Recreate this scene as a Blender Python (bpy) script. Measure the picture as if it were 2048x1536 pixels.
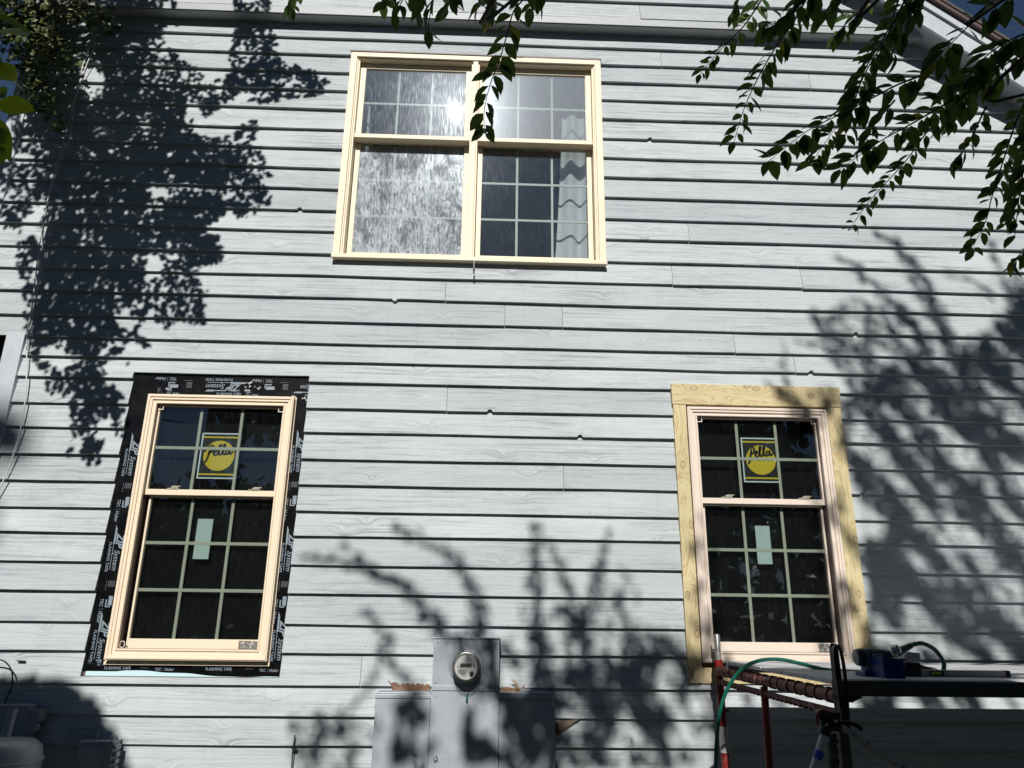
import bpy, bmesh, math, random
from mathutils import Vector, Matrix, noise as mnoise
from math import radians, sin, cos, pi
random.seed(7)
R = random.random
def U(a, b): return a + (b-a)*random.random()
for o in list(bpy.data.objects): bpy.data.objects.remove(o)
scene = bpy.context.scene
COL = scene.collection

# ------------------------------------------------------------ camera
CAM_POS = Vector((0, -4.5, 1.6))
F_PX, PITCH, YAW, ROLL = 1480.0, .308592918, .0321774391, .0120992818
fw = Vector((sin(YAW)*cos(PITCH), cos(YAW)*cos(PITCH), sin(PITCH)))
r0 = Vector((cos(YAW), -sin(YAW), 0)); u0 = r0.cross(fw)
rt = cos(ROLL)*r0 + sin(ROLL)*u0; up = -sin(ROLL)*r0 + cos(ROLL)*u0
cd = bpy.data.cameras.new('camera'); cam = bpy.data.objects.new('camera', cd); COL.objects.link(cam)
cd.sensor_width = 36; cd.lens = F_PX/2048*36; cd.clip_start = .05; cd.clip_end = 2000
M = Matrix((rt, up, -fw)).transposed().to_4x4(); M.translation = CAM_POS
cam.matrix_world = M
scene.camera = cam
# ------------------------------------------------------------ sky, sun, exposure
SUN = Vector((-.0509, -.7901, .6109)).normalized()
w = bpy.data.worlds.new("World"); scene.world = w; w.use_nodes = True
nt = w.node_tree; bg = nt.nodes['Background']
sk = nt.nodes.new('ShaderNodeTexSky'); sk.sky_type = 'NISHITA'; sk.sun_disc = False
sk.sun_elevation = math.asin(SUN.z); sk.sun_rotation = math.atan2(SUN.x, SUN.y)
sk.air_density = 0.75; sk.dust_density = 0.0; sk.ozone_density = 4.0
nt.links.new(sk.outputs[0], bg.inputs[0]); bg.inputs[1].default_value = 0.05
sl = bpy.data.lights.new('sun', 'SUN'); sl.energy = 5.0; sl.angle = radians(.5); sl.color = (1, .965, .91)
so = bpy.data.objects.new('sun', sl); COL.objects.link(so)
so.rotation_euler = SUN.to_track_quat('Z', 'Y').to_euler(); so.location = (0, -20, 20)
scene.view_settings.view_transform = 'Standard'; scene.view_settings.look = 'None'
scene.view_settings.exposure = 0.0; scene.view_settings.gamma = 1
scene.view_settings.use_curve_mapping = False

def P(px, py, y):
    """point of the vertical plane at depth y that the photograph shows at px, py"""
    d = fw + (px-1024)/F_PX*rt - (py-768)/F_PX*up
    return CAM_POS + d*((y+4.5)/d.y)

# ------------------------------------------------------------ helpers
class MB:
    def __init__(s): s.v = []; s.f = []; s.m = []; s.a = []; s.cur = 0; s.att = 0.0
    def vert(s, p): s.v.append(tuple(p)); s.a.append(s.att); return len(s.v)-1
    def face(s, idx, m=None): s.f.append(tuple(idx)); s.m.append(s.cur if m is None else m)
    def poly(s, pts, m=None): s.face([s.vert(p) for p in pts], m)
    def box(s, x0, x1, y0, y1, z0, z1, m=None, T=None):
        c = [Vector((x, y, z)) for z in (z0, z1) for y in (y0, y1) for x in (x0, x1)]
        if T: c = [T @ p for p in c]
        i = [s.vert(p) for p in c]
        for q in ((0,1,5,4),(1,3,7,5),(3,2,6,7),(2,0,4,6),(4,5,7,6),(0,2,3,1)): s.face([i[k] for k in q], m)
    def prism(s, pts, y0, y1, m=None, T=None):
        """outline in x,z pushed from y0 (front) to y1"""
        n = len(pts)
        A = [Vector((p[0], y0, p[1])) for p in pts]; B = [Vector((p[0], y1, p[1])) for p in pts]
        if T: A = [T @ p for p in A]; B = [T @ p for p in B]
        a = [s.vert(p) for p in A]; b = [s.vert(p) for p in B]
        s.face(a, m); s.face(b[::-1], m)
        for k in range(n): s.face((a[k], b[k], b[(k+1) % n], a[(k+1) % n]), m)
    def tube(s, pts, rad, n=10, m=None, cap=True):
        pts = [Vector(p) for p in pts]; N = len(pts)
        if not isinstance(rad, (list, tuple)): rad = [rad]*N
        t = (pts[1]-pts[0]).normalized()
        ref = Vector((0,0,1)) if abs(t.z) < .9 else Vector((1,0,0))
        u = t.cross(ref).normalized(); rings = []
        for i, p in enumerate(pts):
            t = (pts[min(i+1, N-1)]-pts[max(i-1, 0)]).normalized()
            u = (u - t*u.dot(t)).normalized(); v = t.cross(u)
            rings.append([s.vert(p+rad[i]*(cos(2*pi*k/n)*u+sin(2*pi*k/n)*v)) for k in range(n)])
        for a, b in zip(rings, rings[1:]):
            for k in range(n): s.face((a[k], a[(k+1) % n], b[(k+1) % n], b[k]), m)
        if cap: s.face(rings[0][::-1], m); s.face(rings[-1], m)
    def lathe(s, c, axis, prof, n=32, m=None):
        """prof: (distance along axis, radius)"""
        axis = Vector(axis).normalized(); c = Vector(c)
        ref = Vector((0,0,1)) if abs(axis.z) < .9 else Vector((1,0,0))
        u = axis.cross(ref).normalized(); v = axis.cross(u); rings = []
        for h, rd in prof:
            rings.append([s.vert(c+axis*h+rd*(cos(2*pi*k/n)*u+sin(2*pi*k/n)*v)) for k in range(n)])
        for a, b in zip(rings, rings[1:]):
            for k in range(n): s.face((a[k], a[(k+1) % n], b[(k+1) % n], b[k]), m)
        s.face(rings[0][::-1], m); s.face(rings[-1], m)
    def build(s, name, mats, parent=None, smooth=False, bevel=0):
        me = bpy.data.meshes.new(name); me.from_pydata(s.v, [], s.f)
        if not isinstance(mats, (list, tuple)): mats = [mats]
        for m_ in mats: me.materials.append(m_)
        me.polygons.foreach_set('material_index', s.m)
        at = me.attributes.new('rnd', 'FLOAT', 'POINT'); at.data.foreach_set('value', s.a)
        if smooth:
            me.polygons.foreach_set('use_smooth', [True]*len(me.polygons))
            if smooth != 'all': me.set_sharp_from_angle(angle=radians(40))
        me.update()
        o = bpy.data.objects.new(name, me); COL.objects.link(o)
        if parent: o.parent = parent
        if bevel:
            b = o.modifiers.new('bevel', 'BEVEL'); b.width = bevel; b.segments = 2; b.limit_method = 'ANGLE'
        return o
def tag(o, label=None, cat=None, group=None, kind=None):
    for k, v in (('label', label), ('category', cat), ('group', group), ('kind', kind)):
        if v: o[k] = v
    return o
def empty(name, label=None, cat=None, group=None, loc=None):
    o = bpy.data.objects.new(name, None); COL.objects.link(o); o.empty_display_size = .1
    return tag(o, label, cat, group)
def curve(pts, n=8):
    """Catmull-Rom through pts"""
    pts = [Vector(p) for p in pts]; q = [2*pts[0]-pts[1]]+pts+[2*pts[-1]-pts[-2]]; out = []
    for i in range(1, len(q)-2):
        for k in range(n):
            t = k/n; a, b, c, d = q[i-1], q[i], q[i+1], q[i+2]
            out.append(.5*((2*b)+(c-a)*t+(2*a-5*b+4*c-d)*t*t+(3*b-a-3*c+d)*t**3))
    return out+[pts[-1]]
_tc = {}
def text_geo(s, shear=0.0, bold=0.0):
    key = (s, shear, bold)
    if key in _tc: return _tc[key]
    c = bpy.data.curves.new('text', 'FONT'); c.body = s; c.size = 1; c.shear = shear; c.offset = bold; c.resolution_u = 3
    o = bpy.data.objects.new('text', c); COL.objects.link(o)
    dg = bpy.context.evaluated_depsgraph_get(); e = o.evaluated_get(dg); me = e.to_mesh()
    v = [tuple(p.co) for p in me.vertices]; f = [tuple(p.vertices) for p in me.polygons]
    e.to_mesh_clear(); bpy.data.objects.remove(o); bpy.data.curves.remove(c)
    wd = max(p[0] for p in v)-min(p[0] for p in v)
    _tc[key] = (v, f, wd); return _tc[key]
def put_text(mb, s, T, size, width=None, shear=0.0, bold=0.0, m=None):
    """T maps local (x right, z up, y 0) to world; returns width"""
    v, f, wd = text_geo(s, shear, bold); kx = size if width is None else width/wd
    b = [mb.vert(T @ Vector((p[0]*kx, 0, p[1]*size))) for p in v]
    for q in f: mb.face([b[k] for k in q], m)
    return wd*kx

# ------------------------------------------------------------ materials
def mat(name, color=(.5,.5,.5), rough=.6, metal=0.0, spec=.5):
    m = bpy.data.materials.new(name); m.use_nodes = True
    b = m.node_tree.nodes['Principled BSDF']
    b.inputs['Base Color'].default_value = (*color, 1); b.inputs['Roughness'].default_value = rough
    b.inputs['Metallic'].default_value = metal; b.inputs['Specular IOR Level'].default_value = spec
    return m
class NT:
    def __init__(s, m): s.t = m.node_tree; s.n = s.t.nodes; s.b = s.n['Principled BSDF'] if 'Principled BSDF' in s.n else None
    def N(s, typ, **kw):
        n = s.n.new(typ)
        for k, v in kw.items(): setattr(n, k, v)
        return n
    def L(s, a, b): s.t.links.new(a, b)
    def val(s, n, i, v):
        if hasattr(v, 'is_output'): s.L(v, n.inputs[i])
        else: n.inputs[i].default_value = v
    def math(s, op, a, b=0.0, c=None, clamp=False):
        n = s.N('ShaderNodeMath', operation=op, use_clamp=clamp); s.val(n, 0, a); s.val(n, 1, b)
        if c is not None: s.val(n, 2, c)
        return n.outputs[0]
    def ramp(s, f, stops, interp='LINEAR'):
        n = s.N('ShaderNodeValToRGB'); s.L(f, n.inputs[0]); cr = n.color_ramp; cr.interpolation = interp
        while len(cr.elements) < len(stops): cr.elements.new(.5)
        for e, (p, c) in zip(cr.elements, stops):
            e.position = p; e.color = (c, c, c, 1) if isinstance(c, (int, float)) else (*c, 1)
        return n.outputs[0]
    def noise(s, vec, scale, detail=4, rough=.5, dist=0.0):
        n = s.N('ShaderNodeTexNoise'); s.L(vec, n.inputs['Vector']); n.inputs['Scale'].default_value = scale
        n.inputs['Detail'].default_value = detail; n.inputs['Roughness'].default_value = rough; n.inputs['Distortion'].default_value = dist
        return n.outputs[0]
    def mapv(s, vec, scale=(1,1,1), loc=(0,0,0)):
        n = s.N('ShaderNodeMapping'); s.L(vec, n.inputs[0]); n.inputs['Scale'].default_value = scale; n.inputs['Location'].default_value = loc
        return n.outputs[0]
    def obj(s): return s.N('ShaderNodeTexCoord').outputs['Object']
    def mix(s, f, a, b, mode='MIX'):
        n = s.N('ShaderNodeMix', data_type='RGBA', blend_type=mode); s.val(n, 0, f)
        for i, v in ((6, a), (7, b)):
            if isinstance(v, tuple): n.inputs[i].default_value = (*v, 1)
            else: s.L(v, n.inputs[i])
        return n.outputs[2]
    def bump(s, h, strength=.3, dist=.01, prev=None):
        n = s.N('ShaderNodeBump'); s.L(h, n.inputs['Height']); n.inputs['Strength'].default_value = strength; n.inputs['Distance'].default_value = dist
        if prev: s.L(prev, n.inputs['Normal'])
        return n.outputs[0]
    def attr(s, name): return s.N('ShaderNodeAttribute', attribute_name=name).outputs['Fac']
    def sep(s, v):
        n = s.N('ShaderNodeSeparateXYZ'); s.L(v, n.inputs[0]); return n.outputs
    def comb(s, x, y, z):
        n = s.N('ShaderNodeCombineXYZ')
        for i, v in enumerate((x, y, z)): s.val(n, i, v)
        return n.outputs[0]

def grain_nodes(k, axis='x', knot=(1.1, 5.0), bulge=2.4, freq=62.0):
    """board grain that flows round knots; returns grain, fine grain, knot mask, weathering"""
    o = k.obj(); sx = k.sep(o); a = k.attr('rnd')
    X, Z = (sx[0], sx[2]) if axis == 'x' else (sx[2], sx[0])
    X = k.math('ADD', X, k.math('MULTIPLY', a, 37.0)); Zo = k.math('ADD', Z, k.math('MULTIPLY', a, 11.0))
    kv = k.comb(k.math('MULTIPLY', X, knot[0]), 0.0, k.math('MULTIPLY', Zo, knot[1]))
    vo = k.N('ShaderNodeTexVoronoi', feature='F1'); k.L(kv, vo.inputs['Vector']); vo.inputs['Scale'].default_value = 1
    # knots are round although the lattice is stretched
    d = vo.outputs['Distance']
    dv = k.N('ShaderNodeVectorMath', operation='SUBTRACT'); k.L(kv, dv.inputs[0]); k.L(vo.outputs['Position'], dv.inputs[1])
    ds = k.sep(dv.outputs[0])
    dx = k.math('DIVIDE', ds[0], knot[0]); dz = k.math('DIVIDE', ds[2], knot[1])
    r2 = k.math('ADD', k.math('MULTIPLY', k.math('MULTIPLY', dx, dx), .35), k.math('MULTIPLY', dz, dz))
    r = k.math('SQRT', r2)
    near = k.math('POWER', 2.718, k.math('MULTIPLY', r2, -900.0))
    side = k.math('MULTIPLY', k.math('MULTIPLY', near, dz), bulge*8)
    warp = k.noise(k.comb(k.math('MULTIPLY', X, 1.1), 0.0, k.math('MULTIPLY', Zo, 3.0)), 1.0, 2)
    zz = k.math('ADD', k.math('MULTIPLY', Zo, freq), k.math('ADD', k.math('MULTIPLY', near, bulge), k.math('MULTIPLY', warp, 3.5)))
    g = k.noise(k.comb(k.math('MULTIPLY', X, 1.6), 0.0, zz), 1.0, 5, .62)
    fine = k.noise(k.comb(k.math('MULTIPLY', X, 5.0), 3.0, k.math('MULTIPLY', zz, 5.5)), 1.0, 3, .6)
    ring = k.math('MULTIPLY', k.ramp(r, [(0, .5), (.004, .1), (.010, .2), (.013, 1.0), (.016, .1), (.03, 0)]), 1.0)
    wea = k.noise(k.comb(k.math('MULTIPLY', X, 1.2), 1.0, k.math('MULTIPLY', Zo, 5.0)), 1.0, 5, .6)
    return g, fine, ring, wea

def siding_mat():
    m = mat('painted_clapboard', rough=.72, spec=.3); k = NT(m)
    g, fine, ring, wea = grain_nodes(k)
    dark = k.ramp(g, [(.34, 1), (.46, .25), (.60, 0)])
    crack = k.ramp(fine, [(.30, 1), (.40, 0)])
    worn = k.ramp(wea, [(.42, 0), (.68, 1)])
    a = k.attr('rnd')
    tone = k.math('MULTIPLY', k.math('FRACT', k.math('MULTIPLY', a, 57.31)), 1.0, clamp=True)
    base = k.mix(tone, (.44, .485, .505), (.555, .595, .61))
    c = k.mix(k.math('MULTIPLY', k.math('MULTIPLY', dark, 1.15), k.math('ADD', worn, .32), clamp=True), base, (.27, .295, .325))
    c = k.mix(k.math('MULTIPLY', crack, k.math('MULTIPLY_ADD', worn, .75, .30)), c, (.16, .18, .21))
    rnd_cell = k.ramp(k.noise(k.mapv(k.obj(), (1.7, 1, 2.1), (9, 0, 3)), 1.3, 1), [(.45, 0), (.6, 1)])
    c = k.mix(k.math('MULTIPLY', k.math('MULTIPLY', ring, rnd_cell), .20), c, (.2, .21, .23))
    blotch = k.ramp(k.noise(k.mapv(k.obj(), (.7, 1, .9)), 1.5, 4), [(.35, 0), (.7, 1)])
    c = k.mix(k.math('MULTIPLY', blotch, .14), c, (.34, .37, .41))
    # rare spots where the paint has flaked to bare brown wood, and nail heads
    o = k.obj()
    fl = k.ramp(k.noise(k.mapv(o, (1.2, 1, 7), (3, 0, 1)), 2.2, 5, .7), [(.765, 0), (.785, 1)])
    c = k.mix(k.math('MULTIPLY', fl, .6), c, (.42, .33, .26))
    sp = k.N('ShaderNodeTexVoronoi', feature='F1'); k.L(k.mapv(o, (4.0, 0, 6.4)), sp.inputs['Vector']); sp.inputs['Scale'].default_value = 1.6
    c = k.mix(k.ramp(sp.outputs['Distance'], [(.024, .85), (.034, 0)]), c, (.13, .12, .12))
    gr1 = k.ramp(k.noise(k.mapv(k.obj(), (5, 1, 14)), 2.2, 8, .72), [(.46, 0), (.66, 1)])
    c = k.mix(k.math('MULTIPLY', k.math('MULTIPLY', gr1, worn), .42), c, (.25, .28, .30))
    drip = k.ramp(k.noise(k.mapv(k.obj(), (26, 1, 1.0)), 1.0, 4, .6), [(.56, 0), (.74, 1)])
    c = k.mix(k.math('MULTIPLY', drip, .16), c, (.28, .29, .30))
    st3 = k.ramp(k.noise(k.mapv(k.obj(), (1.1, 1, 1.6), (7, 0, 2)), 1.0, 7, .68), [(.50, 0), (.72, 1)])
    c = k.mix(k.math('MULTIPLY', st3, .34), c, (.30, .34, .33))
    k.L(c, k.b.inputs['Base Color'])
    h = k.math('ADD', k.math('MULTIPLY', g, .8), k.math('ADD', k.math('MULTIPLY', fine, .45), k.math('MULTIPLY', ring, .35)))
    k.L(k.bump(h, .9, .005), k.b.inputs['Normal'])
    return m
def trim_paint(name, col, dirt=.25):
    m = mat(name, col, .5, spec=.4); k = NT(m); o = k.obj()
    n = k.noise(o, 6, 5, .65); n2 = k.noise(k.mapv(o, (30, 30, 3)), 2, 3)
    c = k.mix(k.math('MULTIPLY', k.ramp(n, [(.4, 0), (.75, 1)]), dirt), col, tuple(v*.55 for v in col))
    c = k.mix(k.math('MULTIPLY', k.ramp(n2, [(.5, 0), (.7, 1)]), dirt*.6), c, tuple(v*.7 for v in col))
    k.L(c, k.b.inputs['Base Color']); k.L(k.bump(n, .1, .003), k.b.inputs['Normal']); return m
def pine(name, axis):
    m = mat(name, rough=.65, spec=.3); k = NT(m)
    g, fine, ring, wea = grain_nodes(k, axis, (2.6, 7.0), 2.6, 15.0)
    s = k.math('FRACT', k.math('MULTIPLY', g, 8.0)); s = k.ramp(s, [(0, 0), (.55, .15), (.9, 1), (1, 0)])
    base = k.mix(k.ramp(wea, [(.3, 0), (.7, 1)]), (.70, .58, .35), (.52, .48, .27))
    c = k.mix(k.math('MULTIPLY', s, .55), base, (.33, .17, .06))
    c = k.mix(k.math('MULTIPLY', k.ramp(fine, [(.3, 1), (.45, 0)]), .25), c, (.28, .2, .1))
    c = k.mix(k.math('MULTIPLY', ring, .9, clamp=True), c, (.13, .07, .035))
    k.L(c, k.b.inputs['Base Color']); k.L(k.bump(g, .15, .003), k.b.inputs['Normal']); return m
def glass_mat(name, dust=.06, streak=.0, fog=.0, refl=1.9):
    m = bpy.data.materials.new(name); m.use_nodes = True; k = NT(m); k.n.remove(k.b)
    out = [n for n in k.n if n.type == 'OUTPUT_MATERIAL'][0]
    o = k.obj()
    tr = k.N('ShaderNodeBsdfTransparent'); tr.inputs[0].default_value = (.86, .90, .90, 1)
    gl = k.N('ShaderNodeBsdfGlossy'); gl.inputs['Roughness'].default_value = .008
    wv = k.noise(o, 3.0, 2); k.L(k.bump(wv, .04, .01), gl.inputs['Normal'])
    fr = k.N('ShaderNodeFresnel'); fr.inputs[0].default_value = 1.5
    a = k.N('ShaderNodeMixShader'); k.L(k.math('MULTIPLY', fr.outputs[0], refl, clamp=True), a.inputs[0]); k.L(tr.outputs[0], a.inputs[1]); k.L(gl.outputs[0], a.inputs[2])
    # film of dust: part matt, part hazy gloss
    haze = k.N('ShaderNodeBsdfGlossy'); haze.inputs['Roughness'].default_value = .20; haze.inputs[0].default_value = (.8, .86, .95, 1)
    df = k.N('ShaderNodeBsdfDiffuse'); df.inputs[0].default_value = (.62, .67, .72, 1)
    st = k.noise(k.mapv(o, (130, 1, 11)), 1.0, 4, .6, .4); st2 = k.noise(k.mapv(o, (42, 1, 10), (4, 0, 2)), 1.0, 5, .65, 1.8)
    blot = k.noise(k.mapv(o, (2.5, 1, 3)), 1.0, 3)
    s1 = k.ramp(st, [(.45, 0), (.72, 1)]); s2 = k.ramp(st2, [(.42, 0), (.6, 1)])
    sm = k.math('MULTIPLY', s1, k.math('ADD', k.ramp(blot, [(.35, 0), (.7, 1)]), .25))
    fac = k.math('ADD', k.math('MULTIPLY', sm, streak), dust)
    if fog:
        f2 = k.math('MULTIPLY', k.math('MULTIPLY', k.math('ADD', k.math('MULTIPLY', s2, .65), .22), k.ramp(k.noise(k.mapv(o, (7, 1, 5), (1, 0, 4)), 1.0, 4, .6, .8), [(.36, .25), (.55, 1)])), fog)
        fac = k.math('ADD', fac, f2, clamp=True)
    hz = k.N('ShaderNodeMixShader'); hz.inputs[0].default_value = .035 if not fog else .012
    k.L(df.outputs[0], hz.inputs[1]); k.L(haze.outputs[0], hz.inputs[2])
    b = k.N('ShaderNodeMixShader'); k.L(fac, b.inputs[0]); k.L(a.outputs[0], b.inputs[1]); k.L(hz.outputs[0], b.inputs[2])
    k.L(b.outputs[0], out.inputs[0]); return m
def screen_mat():
    m = bpy.data.materials.new('insect_screen'); m.use_nodes = True; k = NT(m); b = k.b
    out = [n for n in k.n if n.type == 'OUTPUT_MATERIAL'][0]
    b.inputs['Base Color'].default_value = (.012, .012, .013, 1); b.inputs['Roughness'].default_value = .5
    o = k.obj(); st = k.noise(k.mapv(o, (40, 1, 240)), 1, 3, .7)
    b.inputs['Specular IOR Level'].default_value = .1
    k.L(k.mix(k.ramp(st, [(.5, 0), (.75, 1)]), (.002, .002, .002), (.012, .011, .011)), b.inputs['Base Color'])
    tr = k.N('ShaderNodeBsdfTransparent'); mx = k.N('ShaderNodeMixShader'); mx.inputs[0].default_value = .86
    k.L(tr.outputs[0], mx.inputs[1]); k.L(b.outputs[0], mx.inputs[2]); k.L(mx.outputs[0], out.inputs[0]); return m
def leaf_mat(name, ca, cb, cc=None, trans=.35, rough=.42):
    """leaf colours run from ca to cb (cc: the odd yellowing leaf)"""
    m = bpy.data.materials.new(name); m.use_nodes = True; k = NT(m); b = k.b
    out = [n for n in k.n if n.type == 'OUTPUT_MATERIAL'][0]
    a = k.attr('rnd'); c = k.mix(a, ca, cb)
    if cc: c = k.mix(k.ramp(a, [(.955, 0), (.975, 1)]), c, cc)
    n = k.noise(k.obj(), 60, 3); c = k.mix(k.ramp(n, [(.4, 0), (.8, .4)]), c, tuple(v*.5 for v in ca))
    k.L(c, b.inputs['Base Color']); b.inputs['Roughness'].default_value = rough; b.inputs['Specular IOR Level'].default_value = .35
    t = k.N('ShaderNodeBsdfTranslucent')
    k.L(k.mix(.5, c, tuple(min(1, v*1.8) for v in cb)), t.inputs[0])
    mx = k.N('ShaderNodeMixShader'); mx.inputs[0].default_value = trans
    k.L(b.outputs[0], mx.inputs[1]); k.L(t.outputs[0], mx.inputs[2]); k.L(mx.outputs[0], out.inputs[0]); return m
def worn_metal(name, col, col2, rough=.5, metal=.0, scale=25, lo=.55, hi=.68, bs=.15):
    m = mat(name, col, rough, metal); k = NT(m); o = k.obj()
    n = k.noise(o, scale, 6, .7); f = k.ramp(n, [(lo, 0), (hi, 1)])
    k.L(k.mix(f, col, col2), k.b.inputs['Base Color']); k.L(k.bump(n, bs, .002), k.b.inputs['Normal']); return m

MS = siding_mat()
M_TRIMBLUE = trim_paint('pale_grey_trim_paint', (.50, .54, .59), .35)
M_SOFFIT = trim_paint('soffit_paint', (.40, .42, .44), .2)
M_CREAM = trim_paint('old_cream_paint', (.80, .70, .52), .18)
M_TAN = trim_paint('new_tan_cladding', (.80, .675, .51), .07)
M_PINK = trim_paint('new_beige_cladding', (.72, .62, .53), .07)
M_MUNT = mat('grille_bar', (.42, .40, .31), .5)
M_MUNTW = mat('white_grille_bar', (.72, .72, .66), .5)
M_DARK = mat('dark_gap', (.02, .02, .02), .8)
M_TAPE = worn_metal('black_flashing_tape', (.003, .003, .0035), (.010, .010, .011), .26, 0, 9, .45, .7, 1.0); M_TAPE.node_tree.nodes['Principled BSDF'].inputs['Specular IOR Level'].default_value = .25
M_INK = mat('pale_blue_print', (.22, .27, .32), .5)
M_INKD = mat('dim_print', (.09, .105, .12), .5)
M_FOIL = mat('clear_wrap', (.75, .75, .75), .12)
M_HOUSEWRAP = mat('pale_blue_membrane', (.55, .76, .80), .5)
M_SHEATH = mat('sheathing', (.10, .08, .06), .8)
M_PINEX = pine('treated_pine_level', 'x'); M_PINEZ = pine('treated_pine_upright', 'z')
M_GL_CLEAR = glass_mat('clear_new_glass', .002, .007, 0, 1.15)
M_GL_UL = glass_mat('streaked_old_glass', .035, .10)
M_GL_UR = glass_mat('hazy_old_glass', .15, .07)
M_GL_LR = glass_mat('dusty_old_glass', .018, .028)
M_GL_LL = glass_mat('fogged_old_glass', .05, .05, .68)
M_SCREEN = screen_mat()
M_ROOM = mat('room_sky_tint', (.07, .10, .20), .9)  # blue wall colour stands in for sky reflected in the upper panes
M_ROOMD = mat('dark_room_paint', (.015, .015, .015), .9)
M_CURT = mat('white_curtain', (.75, .75, .78), .9)
M_YEL = mat('sticker_yellow', (.55, .41, .015), .45)
M_BLK = mat('sticker_black', (.004, .004, .004), .45)
M_WHT = mat('sticker_white', (.62, .68, .68), .5)
M_LABEL = mat('pale_paper_label', (.42, .50, .46), .6)
M_BROWN = mat('brown_edge_metal', (.09, .055, .05), .5)
M_GREY = worn_metal('grey_enclosure_paint', (.36, .40, .44), (.27, .30, .33), .42, 0, 7, .42, .75)
M_GREYD = mat('grey_enclosure_side', (.27, .30, .34), .5)

# ------------------------------------------------------------ ground
g = MB(); n = 24
for i in range(n):
    for j in range(n):
        pass
g.poly([(-300, -300, -.55), (300, -300, -.55), (300, 300, -.55), (-300, 300, -.55)])
mg = mat('lawn', (.06, .07, .03), .9); k = NT(mg)
k.L(k.mix(k.noise(k.obj(), 3, 6), (.010, .014, .006), (.024, .021, .014)), k.b.inputs['Base Color'])
gr = g.build('ground', mg); tag(gr, kind='structure')

# ============================================================ HOUSE
house = empty('house', 'weathered pale grey clapboard house wall with windows and gable eave', 'house')
SH = .016
LINES = [5.696,5.547,5.389,5.232,5.067,4.9,4.739,4.58,4.414,4.248,4.09,3.917,3.758,3.6,3.432,3.284,3.154,3.016,2.848,
         2.697,2.53,2.37,2.207,2.06,1.894,1.737,1.567,1.412,1.24,1.081,.93,.77,.61,.45,.29,.13,-.03,-.19,-.35]
OPEN = [(-2.236, -1.139, 1.274, 3.058), (1.172, 2.247, 1.30, 3.045), (-1.05, .752, 3.90, 5.53)]
LEFT_UP, LEFT_LOW = -3.33, -2.99
SLOPE = -.80
def rake_x(z): return 3.30 + (5.883-z)/.80      # wall ends under the rake
NOTCH = {(980, 822): 1, (1300, 287): 1, (1710, 665): 1, (1622, 747): 1, (600, 421): 1, (1300, 287): 1, (790, 602): -1, (528, 1125): 1, (1160, 870): 1, (1725,990):1}
notches = []
for (px, py), s_ in NOTCH.items():
    q = P(px, py, 0); notches.append((q.x, min(LINES, key=lambda z: abs(z-q.z)), s_))
JOINTS = {}   # board bottom line -> joints seen in the photograph
for px, py in ((1010,610),(1125,645),(1345,560),(894,800),(1127,960),(722,1340),(1590,735),(1897,830),(1470,700),(1322,120),(1600,560-25)):
    q = P(px, py, 0); zb = max([z for z in LINES if z < q.z]); JOINTS.setdefault(round(zb, 3), []).append(q.x)
def strip(mb, x0, x1, za, zb, zlo, zhi, yoff, jit, full):
    """part of one board between heights za..zb; the board runs from zlo (thick) to zhi (thin)"""
    if x1-x0 < .004 or zb-za < .003: return
    Y = lambda z: yoff + .013 - .027*(1-(z-zlo)/(zhi-zlo))
    xs = [x0]; x = x0
    while x1-x > .45: x += U(.2, .32); xs.append(x)
    extra = []
    if full:
        for nx, nz, s_ in notches:
            if abs(nz-zlo) < .01 and x0 < nx-.03 and nx+.03 < x1: extra += [(nx-.020, 0), (nx-.010, .013*s_), (nx+.006, .016*s_), (nx+.017, 0)]
    xs.append(x1); pts = [(x, mnoise.noise(Vector((x*1.3, zlo*9, jit)))*.0055 if full else 0) for x in xs]+extra
    pts.sort(); rows = []
    for x, dz in pts:
        a = mb.vert((x, Y(za)+.002-mnoise.noise(Vector((x*1.7, zlo*5, 3)))*.0050, za+dz)); b = mb.vert((x, yoff+.0135, za+dz)); c = mb.vert((x, Y(zb), zb))
        rows.append((a, b, c))
    for p_, q_ in zip(rows, rows[1:]):
        mb.face((p_[0], q_[0], q_[2], p_[2])); mb.face((p_[0], p_[1], q_[1], q_[0]))
    for rr, sgn in ((rows[0], 1), (rows[-1], -1)): mb.face(rr if sgn > 0 else rr[::-1])
def siding(mb, lines, ztop, xl, xr, yoff=0, opens=OPEN):
    for i, zlo in enumerate(lines):
        zhi = (lines[i-1] if i else ztop) + .012
        X0 = xl(zlo); X1 = xr(zlo)
        js = JOINTS.get(round(zlo, 3))
        if js is None or yoff: js = [U(-6, 6)] if random.random() < .5 else []
        cuts = [X0]+sorted(j for j in js if X0+.3 < j < X1-.3)+[X1]
        for a, b in zip(cuts, cuts[1:]):
            mb.att = R(); jit = U(0, 50); dzj = U(-.004, .004)
            a2 = a+(.0012 if a > X0 else 0); b2 = b-(.0012 if b < X1 else 0)
            br = sorted({a2, b2} | {v for o_ in opens for v in o_[:2] if a2 < v < b2 and o_[2] < zhi and o_[3] > zlo})
            for p_, q_ in zip(br, br[1:]):
                mid = (p_+q_)/2; hit = [o_ for o_ in opens if o_[0] < mid < o_[1] and o_[2] < zhi and o_[3] > zlo]
                if not hit: strip(mb, p_, q_, zlo+dzj, zhi, zlo, zhi, yoff, jit, True)
                else:
                    o_ = hit[0]
                    if o_[2] > zlo+.004: strip(mb, p_, q_, zlo+dzj, o_[2], zlo, zhi, yoff, jit, True)
                    if o_[3] < zhi-.016: strip(mb, p_, q_, o_[3], zhi, zlo, zhi, yoff, jit, False)
s = MB()
siding(s, LINES, 5.86, lambda z: LEFT_UP if z > 3.2 else LEFT_LOW, lambda z: min(rake_x(z)-.02, 6.2))
sd = s.build('clapboard_siding', MS, house)
s = MB(); UPL = [6.06, 5.895]
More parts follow.
